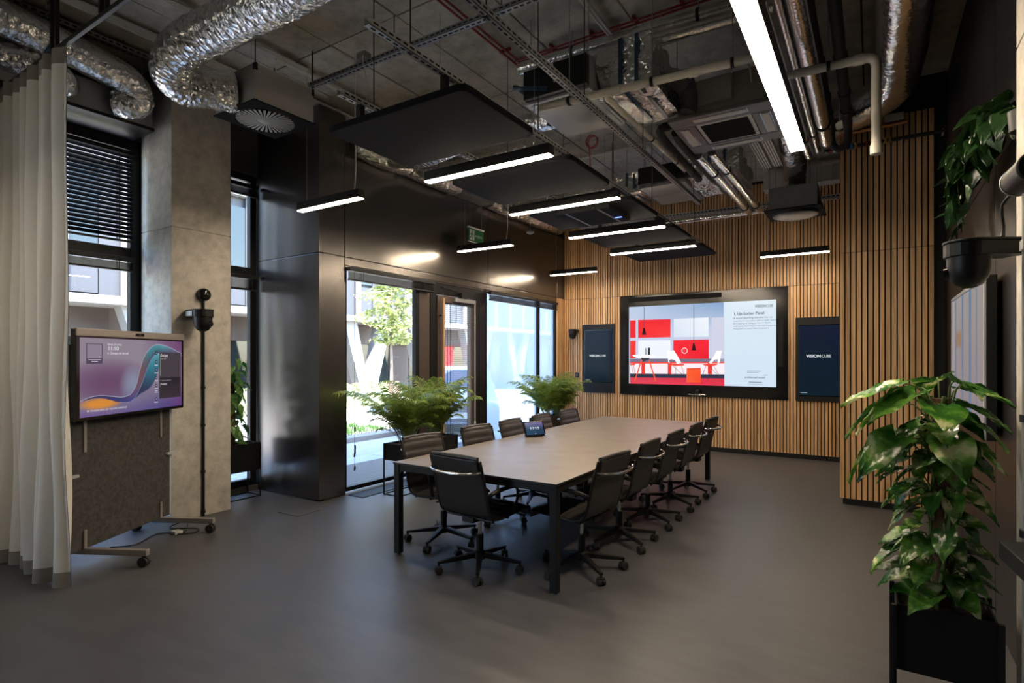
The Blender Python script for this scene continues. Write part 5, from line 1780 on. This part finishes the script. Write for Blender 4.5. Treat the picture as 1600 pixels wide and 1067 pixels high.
# ------------------------------------------------------------------ wall screen at the right
rt_ = thing('wall_screen', 'silver framed wall screen with striped picture on the right wall', 'screen', (0.545, 4.965, 1.60), rotz=R(-90))
MB().box((-0.80, 0.0, -0.475), (0.80, 0.05, 0.475)).build('back_case', M['black'], rt_, bevel=0.004)
MB().box((-0.6, 0.05, -0.3), (0.6, 0.075, 0.3)).build('wall_mount', M['black'], rt_)
mb = MB()
for a, b, c, d in ((-0.80, -0.475, -0.775, 0.475), (0.775, -0.475, 0.80, 0.475), (-0.775, -0.475, 0.775, -0.45), (-0.775, 0.45, 0.775, 0.475)):
    mb.box((a, -0.010, b), (c, 0.001, d))
mb.build('frame', M['silver'], rt_, bevel=0.002)
pc = Pic()


def stripes(u, v):
    s = 0
    for c, wd in ((0.38, 0.035), (0.62, 0.045), (0.13, 0.03), (0.80, 0.016)):
        s = max(s, max(0, 1 - abs(u - c) / wd))
    s = min(1, s * 1.6)
    base = (150 - 14 * v, 148 - 20 * v, 150 - 12 * v)
    if 0.12 < u < 0.34 and 0.25 < v < 0.42:
        base = (140, 112, 92)
    return tuple(int(b + (t - b) * s) for b, t in zip(base, (70, 120, 160)))


pc.grid(-0.775, -0.45, 0.775, 0.45, 90, 16, stripes, 0)
pc.build('screen_image', M['scr_dim'], rt_, (0, -0.002, 0))

# ------------------------------------------------------------------ trolley screen by the curtain
tv = thing('trolley_screen', 'mobile touch screen on felt covered trolley beside the curtain', 'screen', (-5.24, 2.285, 0), rotz=R(118.5))
W2 = 0.605
MB().box((-W2, 0.0, 1.125), (W2, 0.045, 1.815)).build('screen_case', M['blackgloss'], tv, bevel=0.004)
tbx = MB().box((-W2, -0.006, 1.764), (W2, 0.045, 1.822)).build('top_bar', M['greymetal'], tv, bevel=0.004)
MB().cyl((0.03, -0.0065, 1.793), (0.03, -0.0085, 1.793), 0.014, n=16).build('camera_eye', M['lens'], tbx)
MB().box((-0.02, -0.0075, 1.781), (0.08, -0.006, 1.805)).build('camera_window', M['blackgloss'], tbx, bevel=0.0005)
pc = Pic()
ax0, ax1, az0, az1 = -0.575, 0.575, 1.150, 1.752


def tvcol(u, v):
    a = (150, 132, 150)
    def mixc(c, d, k):
        k = max(0, min(1, k))
        return tuple(x + (y - x) * k for x, y in zip(c, d))
    c = mixc((152, 140, 155), (112, 78, 112), max(0, 1 - ((u - 0.25) ** 2 * 5 + (v - 0.58) ** 2 * 9)))
    c = mixc(c, (118, 68, 118), max(0, (u - 0.55) * 2.2) * (1 - v))
    c = mixc(c, (150, 165, 190), max(0, 1 - ((u - 0.46) ** 2 * 60 + (v - 0.62) ** 2 * 12)) * 0.8)
    c = mixc(c, (82, 78, 140), max(0, (v - 0.62) * 2.6) * max(0.15, min(1, (u - 0.1) * 1.5)))
    c = mixc(c, (105, 78, 150), max(0, (v - 0.85) * 5) * (1 - u))
    c = mixc(c, (232, 150, 60), max(0, 1 - ((u - 0.17) ** 2 * 26 + (v - 0.845) ** 2 * 130)) * 1.3)
    c = mixc(c, (112, 52, 120), max(0, (u - 0.72) * 3) * max(0, (v - 0.35)) * 1.3)
    return tuple(int(x) for x in c)


pc.grid(ax0, az0, ax1, az1, 72, 40, tvcol, 0)
UV = lambda u, v: (ax0 + (ax1 - ax0) * u, az1 - (az1 - az0) * v)


def crv(pts):
    return [UV(p.x, p.y) for p in spline([(x, y, 0) for x, y in pts], 0.012)]


def resample(a, n=70):
    L = [0]
    for p, r_ in zip(a[:-1], a[1:]):
        L.append(L[-1] + math.hypot(r_[0] - p[0], r_[1] - p[1]))
    out = []
    i = 0
    for k in range(n + 1):
        s = L[-1] * k / n
        while i < len(a) - 2 and L[i + 1] < s:
            i += 1
        f = (s - L[i]) / max(1e-9, L[i + 1] - L[i])
        out.append((a[i][0] + (a[i + 1][0] - a[i][0]) * f, a[i][1] + (a[i + 1][1] - a[i][1]) * f))
    return out


def ramp(stops):
    def f(t):
        for (t0, c0), (t1, c1) in zip(stops[:-1], stops[1:]):
            if t <= t1:
                k = (t - t0) / (t1 - t0)
                return tuple(int(a + (b - a) * k) for a, b in zip(c0, c1))
        return stops[-1][1]
    return f


outer = resample(crv([(0.0, 0.795), (0.08, 0.752), (0.17, 0.742), (0.27, 0.765), (0.36, 0.785), (0.44, 0.752), (0.495, 0.62), (0.53, 0.42), (0.58, 0.22), (0.66, 0.085), (0.74, 0.055), (0.84, 0.09), (0.93, 0.145), (1.0, 0.19)]))
inner = resample(crv([(0.0, 0.80), (0.08, 0.775), (0.17, 0.775), (0.27, 0.82), (0.35, 0.855), (0.43, 0.862), (0.49, 0.79), (0.555, 0.60), (0.60, 0.42), (0.66, 0.25), (0.73, 0.185), (0.82, 0.18), (0.92, 0.20), (1.0, 0.225)]))
low = resample(crv([(0.30, 0.84), (0.40, 0.868), (0.47, 0.83), (0.54, 0.76), (0.62, 0.70), (0.68, 0.60), (0.72, 0.45), (0.76, 0.30), (0.80, 0.24), (0.90, 0.23), (1.0, 0.24)]))
in2 = resample(crv([(0.27, 0.82), (0.35, 0.855), (0.43, 0.862), (0.49, 0.79), (0.555, 0.60), (0.60, 0.42), (0.66, 0.25), (0.73, 0.185), (0.82, 0.18), (0.92, 0.20), (1.0, 0.225)]))
pc.strip(in2, low, ramp([(0, (70, 60, 110)), (0.3, (50, 45, 75)), (0.55, (60, 140, 160)), (0.75, (130, 190, 205)), (1, (110, 90, 125))]), ramp([(0, (80, 75, 140)), (0.4, (52, 60, 95)), (0.6, (45, 110, 130)), (0.8, (80, 120, 140)), (1, (110, 80, 120))]), 1)
pc.strip(outer, inner, ramp([(0, (80, 65, 90)), (0.3, (70, 65, 110)), (0.42, (120, 85, 100)), (0.55, (130, 85, 80)), (0.68, (70, 150, 165)), (0.8, (100, 170, 180)), (1, (110, 80, 120))]),
         ramp([(0, (90, 75, 100)), (0.25, (60, 60, 120)), (0.4, (75, 80, 150)), (0.5, (110, 90, 110)), (0.62, (95, 80, 105)), (0.75, (60, 80, 100)), (1, (115, 70, 120))]), 2)
pc.line(outer, 0.004, (185, 190, 215), 3)
pc.line(inner[20:], 0.0025, (170, 175, 200), 3)
# cards and text
pc.poly([UV(0.735, 0.175), UV(0.985, 0.175), UV(0.985, 0.55), UV(0.735, 0.55)], (74, 66, 74), 4)
pc.poly([UV(0.735, 0.55), UV(0.985, 0.55), UV(0.985, 0.86), UV(0.735, 0.86)], [(40, 34, 44), (40, 34, 44), (62, 52, 60), (62, 52, 60)], 4)
pc.rect(*UV(0.742, 0.52), *UV(0.747, 0.20), (95, 175, 95), 5)
pc.rect(*UV(0.742, 0.68), *UV(0.746, 0.63), (95, 175, 95), 5)
w = pc.text
w('Dostępny', *UV(0.752, 0.235), 0.034, (235, 232, 235), 5, bold=0.015, fit=0.088)
w('cały dzień', *UV(0.752, 0.275), 0.018, (175, 170, 178), 5)
w('W dalszej kolejności', *UV(0.744, 0.60), 0.017, (170, 165, 172), 5)
w('Dostępny', *UV(0.752, 0.655), 0.020, (225, 222, 225), 5, bold=0.02)
pc.rect(*UV(0.745, 0.70), *UV(0.975, 0.698), (90, 82, 92), 5)
w('11:10', *UV(0.225, 0.152), 0.044, (240, 238, 242), 5, bold=0.012, fit=0.105)
w('Wtorek, 14 czerwca', *UV(0.225, 0.088), 0.024, (235, 232, 238), 5, bold=0.01, fit=0.145)
w('Zaloguj się do sali', *UV(0.250, 0.205), 0.024, (235, 232, 238), 5, bold=0.01, fit=0.19)
pc.rect(*UV(0.225, 0.205), *UV(0.238, 0.185), (200, 196, 205), 5)
pc.rect(*UV(0.048, 0.33), *UV(0.182, 0.07), (88, 74, 100), 4)
pc.rect(*UV(0.055, 0.262), *UV(0.175, 0.08), (150, 138, 158), 5)
pc.rect(*UV(0.062, 0.283), *UV(0.170, 0.274), (215, 210, 220), 5)
pc.rect(*UV(0.09, 0.305), *UV(0.142, 0.296), (215, 210, 220), 5)
for k, v in enumerate((0.185, 0.315, 0.43, 0.545, 0.66, 0.86)):
    pc.disc(*UV(0.70, v), 0.014, (48, 52, 78), 5, n=16)
    pc.disc(*UV(0.70, v), 0.005, (205, 205, 220), 6, n=10)
    if k:
        pc.rect(*UV(0.681, v + 0.052), *UV(0.719, v + 0.040), (215, 212, 222), 5)
pc.rect(*UV(0.686, 0.745), *UV(0.714, 0.735), (215, 212, 222), 5)
pc.rect(*UV(0.680, 0.765), *UV(0.720, 0.755), (215, 212, 222), 5)
pc.rect(*UV(0.055, 0.935), *UV(0.068, 0.915), (220, 215, 225), 5)
w('Udostępnij ekran, aby rozpocząć prezentację', *UV(0.078, 0.937), 0.024, (225, 222, 230), 5, bold=0.006, fit=0.37)
pc.build('screen_image', M['scr_tv'], tv, (0, -0.0015, 0))
MB().box((-0.55, 0.10, 0.12), (0.55, 0.135, 1.70)).build('felt_board', M['feltboard'], tv, bevel=0.003)
MB().box((0.55, 0.10, 0.12), (0.578, 0.135, 1.70)).build('board_edge', M['boardedge'], tv)
MB().box((-0.562, 0.10, 0.12), (-0.55, 0.135, 1.70)).build('board_edge', M['boardedge'], tv)
MB().box((-0.30, 0.04, 1.25), (0.30, 0.11, 1.65)).build('mount_plate', M['black'], tv)
for s in (-1, 1):
    x = s * 0.42
    MB().box((x - 0.013, 0.088, 0.87), (x + 0.013, 0.10, 1.4)).build('post_strip', M['greymetal'], tv, bevel=0.003)
    MB().box((s * 0.55 - 0.06, 0.075, 0.69), (s * 0.55 + 0.06, 0.10, 0.712)).build('side_clip', M['boardedge'], tv, bevel=0.003)
    mb = MB().box((x - 0.013, 0.085, 0.10), (x + 0.013, 0.10, 0.27))
    mb.box((x - 0.02, -0.42, 0.085), (x + 0.02, 0.09, 0.132))
    mb.box((x - 0.02, 0.14, 0.085), (x + 0.02, 0.36, 0.132))
    mb.box((x - 0.02, 0.08, 0.085), (x + 0.02, 0.145, 0.12))
    ft = mb.build('foot', M['greymetal'], tv, bevel=0.005)
    for y in (-0.385, 0.33):
        mb = MB().cyl((x - 0.024, y, 0.038), (x - 0.004, y, 0.038), 0.038, n=18).cyl((x + 0.004, y, 0.038), (x + 0.024, y, 0.038), 0.038, n=18)
        mb.cyl((x, y, 0.03), (x, y, 0.088), 0.010, n=8)
        mb.build('caster', M['rubber'], ft, smooth=True)
ca = thing('power_cable', 'black power cables looped on the floor under the trolley', 'cable', (-5.35, 2.5, 0))
for k, pts in enumerate(([(-0.05, -0.35, 0.006), (0.05, -0.2, 0.006), (-0.1, 0.05, 0.006), (0.05, 0.2, 0.006), (-0.25, 0.4, 0.006)], [(0.02, 0.1, 0.006), (0.14, 0.25, 0.006), (0.02, 0.33, 0.006), (-0.2, 0.2, 0.006), (-0.35, 0.45, 0.006)])):
    MB().tube(spline(pts, 0.02), 0.005, n=6).build('cable', M['black'], ca, smooth=True)
MB().box((-0.02, 0.12, 0.0), (0.06, 0.19, 0.03)).build('adapter', M['white'], ca, bevel=0.004)

# ------------------------------------------------------------------ curtain
cu = thing('curtain', 'tall pleated cream curtain with grey hem at the left edge', 'curtain', (-6.15, 1.6, 0))


def curtain_mesh(z0, z1, nz, m, name):
    vs, fs = [], []
    nx = 240
    for j in range(nz + 1):
        f = j / nz
        z = z0 + (z1 - z0) * f
        g = z / 3.73
        for i in range(nx + 1):
            u = i / nx
            x = 1.50 * u + (1 - g) * 0.02 * math.sin(u * 30)
            ph = u * 2 * PI * 9.5 + 0.9 * math.sin(u * 17)
            amp = (0.052 + 0.022 * math.sin(u * 23 + 1)) * (0.75 + 0.45 * (1 - g))
            amp *= 0.25 if u > 0.965 else 1.0
            y = math.sin(ph + 0.5 * (1 - g) * math.sin(u * 11)) * amp + 0.02 * math.sin(3 * z + u * 14) * (1 - g)
            x += 0.016 * math.cos(ph * 1.0) - (0.02 * g if u > 0.9 else 0)
            vs.append((x, y, z))
    for j in range(nz):
        for i in range(nx):
            a = j * (nx + 1) + i
            fs.append((a, a + 1, a + nx + 2, a + nx + 1))
    me = MB().add(vs, fs).mesh(name, m, smooth=True, angle=180)
    o = link(name, me, cu)
    s = o.modifiers.new('thickness', 'SOLIDIFY')
    s.thickness = 0.004
    s.use_rim = False
    return o


curtain_mesh(0.115, 3.64, 30, M['curtain'], 'pleated_cloth')
curtain_mesh(0.012, 0.115, 2, M['hem'], 'hem')
curtain_mesh(3.64, 3.75, 2, M['hem'], 'heading_tape')
# ------------------------------------------------------------------ plants
def heart_leaf(L, W, fold, droop, curl, seed):
    """one heart-shaped leaf blade: base at the origin, tip along +X"""
    rr = random.Random(seed)
    vs, fs = [], []
    n, m = 12, 8
    for i in range(n + 1):
        u = i / n
        x = L * u
        if u < 0.18:
            wv = W * (0.70 + 0.30 * math.sin(u / 0.18 * PI / 2))
        else:
            k = (u - 0.18) / 0.82
            wv = W * (1 - k ** 1.55) * (1 + 0.10 * math.sin(k * PI))
        wv = max(wv, 0.0015)
        for j in range(m + 1):
            v = -1 + 2 * j / m
            back = -0.16 * L * (abs(v) ** 1.6) * max(0, 1 - u / 0.22) if abs(v) > 0.12 else 0.0
            z = abs(v) * wv * fold - droop * L * u * u + curl * W * (v * v) * math.sin(u * 5 + seed) + 0.006 * math.sin(v * 9 + u * 14) * (1 - abs(v) * 0.3)
            z -= 0.02 * L * (abs(v) > 0.01) * 0 + 0.12 * wv * v * v * (u > 0.3)
            vs.append((x + back, v * wv, z))
    for i in range(n):
        for j in range(m):
            a = i * (m + 1) + j
            fs.append((a, a + 1, a + m + 2, a + m + 1))
    return MB().add(vs, fs)


def leaf_set(m, L=0.17, W=0.062):
    out = []
    for k in range(6):
        me = heart_leaf(L, W * (0.85 + 0.06 * k), 0.22 + 0.05 * (k % 3), 0.18 + 0.10 * (k % 4), 0.10 * ((k % 3) - 1), k).mesh('heart_leaf', m, smooth=True, angle=180)
        out.append(me)
    return out


LV = leaf_set(M['leaf'])
LG = leaf_set(M['leafgreen'])
LD = leaf_set(M['leafdark'])


def put_leaf(t, me, base, direction, roll, s, name='leaf'):
    o = link(name, me, t)
    d = Vector(direction).normalized()
    z = Vector((0, 0, 1)) - d * d.z
    z = z.normalized() if z.length > 1e-3 else Vector((1, 0, 0))
    y = z.cross(d)
    m = Matrix((d, y, z)).transposed()
    m = m @ Matrix.Rotation(roll, 3, 'X')
    o.matrix_basis = Matrix.Translation(Vector(base)) @ m.to_4x4() @ Matrix.Diagonal((s, s, s, 1))
    return o


def planter(name, label, cx, cy_, sx, sy, z_rim, h, bar=0.006, stand=True, group='black metal planters on wire stands'):
    t = thing(name, label, 'planter', (cx, cy_, 0), group=group)
    a, b = sx / 2, sy / 2
    z0 = z_rim - h
    mb = MB()
    th = 0.006
    mb.box((-a, -b, z0), (a, b, z0 + th)).box((-a, -b, z0 + th), (-a + th, b, z_rim)).box((a - th, -b, z0 + th), (a, b, z_rim))
    mb.box((-a + th, -b, z0 + th), (a - th, -b + th, z_rim)).box((-a + th, b - th, z0 + th), (a - th, b, z_rim))
    mb.build('box', M['black'], t)
    sm = MB()
    n = 14
    rr = random.Random(int(cx * 100))
    vs = [(-a + th + (sx - 2 * th) * i / n, -b + th + (sy - 2 * th) * j / n, z_rim - 0.03 + rr.uniform(-0.008, 0.012)) for j in range(n + 1) for i in range(n + 1)]
    sm.add(vs, [(j * (n + 1) + i, j * (n + 1) + i + 1, (j + 1) * (n + 1) + i + 1, (j + 1) * (n + 1) + i) for j in range(n) for i in range(n)])
    sm.build('soil', M['soil'], t, smooth=True, angle=180)
    w = bar
    for px_ in (-1, 1):
        for py_ in (-1, 1):
            MB().box((px_ * (a + w) - w, py_ * (b + w) - w, 0), (px_ * (a + w) + w, py_ * (b + w) + w, z_rim)).build('leg', M['black'], t)
    mb = MB()
    for s in (-1, 1):
        mb.box((s * (a + w) - w, -b, 0), (s * (a + w) + w, b, 2 * w))
        mb.box((-a, s * (b + w) - w, 0), (a, s * (b + w) + w, 2 * w))
    mb.build('base_frame', M['black'], t)
    return t


# foreground climbing plant on a moss pole
planter('planter', 'black planter in the right foreground under the climbing plant', 0.235, 2.845, 0.31, 0.26, 0.62, 0.26, bar=0.009)
fp = thing('climbing_plant', 'large variegated climbing plant with glossy heart leaves in right foreground', 'plant', (0.235, 2.86, 0.585))
rp = random.Random(21)
MB().tube(spline([(0, 0, -0.02), (0.004, 0.0, 0.4), (0.0, 0.004, 0.85)], 0.03), lambda L, th: 0.030 + 0.004 * math.sin(L * 60 + th * 3) + 0.003 * math.sin(L * 130 - th * 5), n=14).build('moss_pole', M['mosspole'], fp, smooth=True)
for k in range(3):
    a0 = k * 2.1
    MB().tube(spline([(0.036 * math.cos(a0 + z * 3.2), 0.036 * math.sin(a0 + z * 3.2), z) for z in [i * 0.08 - 0.02 for i in range(12)]], 0.03), 0.007, n=7).build('stem', M['stem'], fp, smooth=True)
mbp = MB()
# (azimuth deg, base height, reach, rise, size) big leaves first so the crown reads as in the photo
crown = [(-160, 0.86, 0.11, 0.05, 1.25), (-172, 0.80, 0.10, 0.06, 1.2), (-140, 0.82, 0.07, 0.05, 1.15), (172, 0.80, 0.12, 0.02, 1.15), (-100, 0.80, 0.06, 0.03, 1.1), (-60, 0.86, 0.05, 0.06, 1.0),
         (-28, 0.86, 0.07, 0.05, 1.15), (22, 0.80, 0.06, 0.03, 1.1), (-38, 0.80, 0.08, 0.02, 1.15), (-45, 0.76, 0.09, 0.01, 1.1), (40, 0.84, 0.07, 0.05, 1.1), (95, 0.86, 0.05, 0.07, 0.95),
         (130, 0.84, 0.07, 0.05, 1.1), (-85, 0.68, 0.07, 0.02, 1.15), (-150, 0.66, 0.13, 0.03, 1.2), (168, 0.64, 0.15, 0.02, 1.2), (-30, 0.66, 0.08, 0.02, 1.1), (30, 0.62, 0.06, 0.0, 1.0)]
for k in range(84):
    crown.append((k * 137.5 + rp.uniform(-25, 25), 0.02 + 0.72 * (k / 84) ** 0.9 + rp.uniform(-0.03, 0.03), rp.uniform(0.03, 0.10), rp.uniform(-0.02, 0.05), rp.uniform(0.62, 0.95)))
for k, (az, h, reach, rise, s) in enumerate(crown):
    a = R(az)
    d = Vector((math.cos(a), math.sin(a), 0))
    if d.x > 0.2:
        reach *= 0.55
    p0 = d * 0.036 + Vector((0, 0, h - 0.05))
    # low leaves stay above the planter rim
    p2 = d * (0.04 + reach) + Vector((0, 0, max(0.08, h + rise)))
    p1 = (p0 + p2) / 2 + Vector((0, 0, 0.035)) - d * 0.005
    mbp.tube(spline([p0, p1, p2], 0.025), 0.0032, n=6)
    pit = rp.uniform(-0.75, -0.2) if h < 0.74 else rp.uniform(-0.55, -0.05)
    if h < 0.12:
        pit = rp.uniform(-0.35, 0.1)
    dr_ = (d + Vector((rp.uniform(-0.25, 0.25), rp.uniform(-0.25, 0.25), pit))).normalized()
    put_leaf(fp, LV[k % 6], p2, dr_, rp.uniform(-0.45, 0.45), s * (0.78 if (d.x > 0.3) else 0.98) * (1.14 if k < 18 else 1.0))
mbp.build('petioles', M['stem'], fp, smooth=True)['kind'] = 'stuff'

# climbing plant behind the concrete column
planter('planter', 'black deep planter on wire stand between column and black return', -6.115, 3.60, 0.24, 0.62, 0.62, 0.315)
lp = thing('climbing_plant', 'green climbing plant by the narrow window next to the column', 'plant', (-6.115, 3.66, 0.59))
MB().tube([(0, 0, -0.02), (0.0, 0.0, 0.9)], lambda L, th: 0.026 + 0.003 * math.sin(L * 60 + th * 3), n=12).build('moss_pole', M['mosspole'], lp, smooth=True)
mbp = MB()
for k in range(64):
    a = R(k * 137.5 + rp.uniform(-20, 20))
    h = 0.04 + 0.92 * k / 64
    d = Vector((math.cos(a) * 0.75, math.sin(a), 0))
    p2 = d * rp.uniform(0.05, 0.11) + Vector((0, 0, max(0.07, h + rp.uniform(0, 0.05))))
    mbp.tube([d * 0.03 + Vector((0, 0, h - 0.03)), p2], 0.003, n=5)
    put_leaf(lp, LG[k % 6], p2, (d.x, d.y, rp.uniform(-1.5, -0.3) if h > 0.12 else -0.1), rp.uniform(-0.4, 0.4), rp.uniform(0.55, 0.85))
mbp.build('petioles', M['stem'], lp, smooth=True)['kind'] = 'stuff'

# trailing plant on the right wall, in a black wall pot
hp_ = thing('wall_planter', 'black wall pot holding trailing plant high on right wall', 'planter', (0.56, 3.33, 2.60))
MB().lathe([(0.03, 0.0), (0.045, 0.01), (0.052, 0.10), (0.046, 0.10), (0.04, 0.03), (0.0, 0.03)], n=24).build('pot', M['black'], hp_, smooth=True)
MB().box((0.04, -0.03, 0.03), (0.0599, 0.03, 0.09)).build('bracket', M['black'], hp_)
tp_ = thing('trailing_plant', 'dark green trailing plant hanging high on the right wall', 'plant', (0.56, 3.35, 2.70))
mbp = MB()
vines = []
for k, (dy, dz, dx) in enumerate(((1.2, -0.02, -0.10), (1.0, 0.02, -0.14), (0.8, 0.06, -0.08), (1.5, -0.06, -0.06), (1.15, 0.10, -0.10))):
    pts = spline([(0, 0, -0.01), (-0.02, dy * 0.15, 0.08), (dx * 0.7, dy * 0.5, 0.10 + dz), (dx, dy * 0.85, 0.04 + dz), (dx * 0.9, dy, -0.05 + dz), (dx * 0.8, dy * 1.04, -0.18 + dz)], 0.03)
    mbp.tube(pts, 0.004, n=5)
    for i in range(3, len(pts), 2):
        d = Vector((rp.uniform(-0.9, -0.05), rp.uniform(-0.6, 0.6), rp.uniform(-1.3, 0.2)))
        put_leaf(tp_, LD[(i + k) % 6], pts[i], d, rp.uniform(-0.6, 0.6), rp.uniform(0.6, 1.0))
mbp.build('vines', M['stem'], tp_, smooth=True)['kind'] = 'stuff'
mbp = MB()
for k in range(7):
    y = rp.uniform(1.05, 1.3)
    mbp.tube(spline([(-0.10, y, 0.10), (-0.12 + rp.uniform(-0.02, 0.02), y + rp.uniform(-0.04, 0.04), 0.0), (-0.11, y + rp.uniform(-0.05, 0.05), -0.12)], 0.02), 0.004, n=5)
mbp.build('aerial_roots', M['root'], tp_, smooth=True)['kind'] = 'stuff'


# feathery palms
def frond(L, bend, nl, seed, width=0.16):
    rr = random.Random(seed)
    vs, fs = [], []
    mb = MB()
    pts = []
    n = 22
    for i in range(n + 1):
        s = i / n
        a = R(80) - bend * s ** 1.7
        if not pts:
            pts.append(Vector((0, 0, 0)))
        else:
            pts.append(pts[-1] + Vector((math.cos(a), 0, math.sin(a))) * (L / n))
    mb.tube(pts, lambda q, t: 0.0048 * (1 - 0.75 * q / L), n=5)
    for k in range(nl):
        s = 0.28 + 0.71 * k / (nl - 1)
        i = s * n
        i0 = min(n - 1, int(i))
        p = pts[i0].lerp(pts[i0 + 1], i - i0)
        t = (pts[i0 + 1] - pts[i0]).normalized()
        ln = width * (0.55 + 0.75 * math.sin(PI * min(1, max(0.0, (s - 0.24) / 0.78)) ** 0.8)) * rr.uniform(0.85, 1.1)
        for sd in (-1, 1):
            side = Vector((0, sd, 0))
            d = (side * 0.80 + t * 0.62 + Vector((0, 0, rr.uniform(-0.05, 0.15)))).normalized()
            tip = p + d * ln + Vector((0, 0, -0.28 * ln))
            mid = p + d * ln * 0.5 + Vector((0, 0, 0.01))
            w = t * 0.012
            mb.add([p - w * 0.4, p + w * 0.4, mid + w, mid - w, tip], [(0, 1, 2, 3), (3, 2, 4)])
    return mb


FR = [frond(0.70 + 0.07 * k, R(58 + 16 * (k % 4)), 22, k, 0.19).mesh('palm_frond', M['palm'], smooth=True, angle=180) for k in range(6)]


def palm(label, cx, cy_, z, n, spread, seed, tall=1.0, lean=(0, 0)):
    t = thing('palm_plant', label, 'plant', (cx, cy_, z), group='feathery palms in black planters')
    rr = random.Random(seed)
    for k in range(n):
        a = k * 2.39996 + rr.uniform(-0.3, 0.3)
        f = k / n
        o = link('frond', FR[k % 6], t)
        tilt = rr.uniform(-0.06, 0.12) + (0.22 * f if k % 3 else -0.2)
        s = tall * (rr.uniform(0.78, 1.08) if k % 2 else rr.uniform(0.42, 0.8))
        m = Matrix.Rotation(a, 4, 'Z') @ Matrix.Rotation(tilt, 4, 'Y') @ Matrix.Diagonal((s * spread, s * spread, s, 1))
        b = Vector((math.cos(a) * 0.04 * rr.random() * 1.5, math.sin(a) * 0.07 * rr.random() * 1.5, 0))
        o.matrix_basis = Matrix.Translation(b) @ m
    return t


planter('planter', 'long low black planter on wire stand with palms at terrace window', -4.705, 5.275, 0.235, 1.06, 0.598, 0.195)
palm('feathery palm at the near end of planter by clear terrace window', -4.70, 4.98, 0.572, 64, 0.9, 3, tall=1.0)
palm('feathery palm at the far end of planter by clear terrace window', -4.70, 5.52, 0.572, 64, 0.75, 7, tall=1.03)
planter('planter', 'black planter with palm behind the far window side chairs', -4.705, 8.60, 0.235, 1.06, 0.598, 0.195)
palm('feathery palm in far corner before filmed glazing, left one', -4.70, 8.45, 0.572, 64, 0.85, 13, tall=1.0)
palm('feathery palm in far corner by the oak wall, right one', -4.70, 8.85, 0.572, 64, 0.8, 17, tall=0.95)
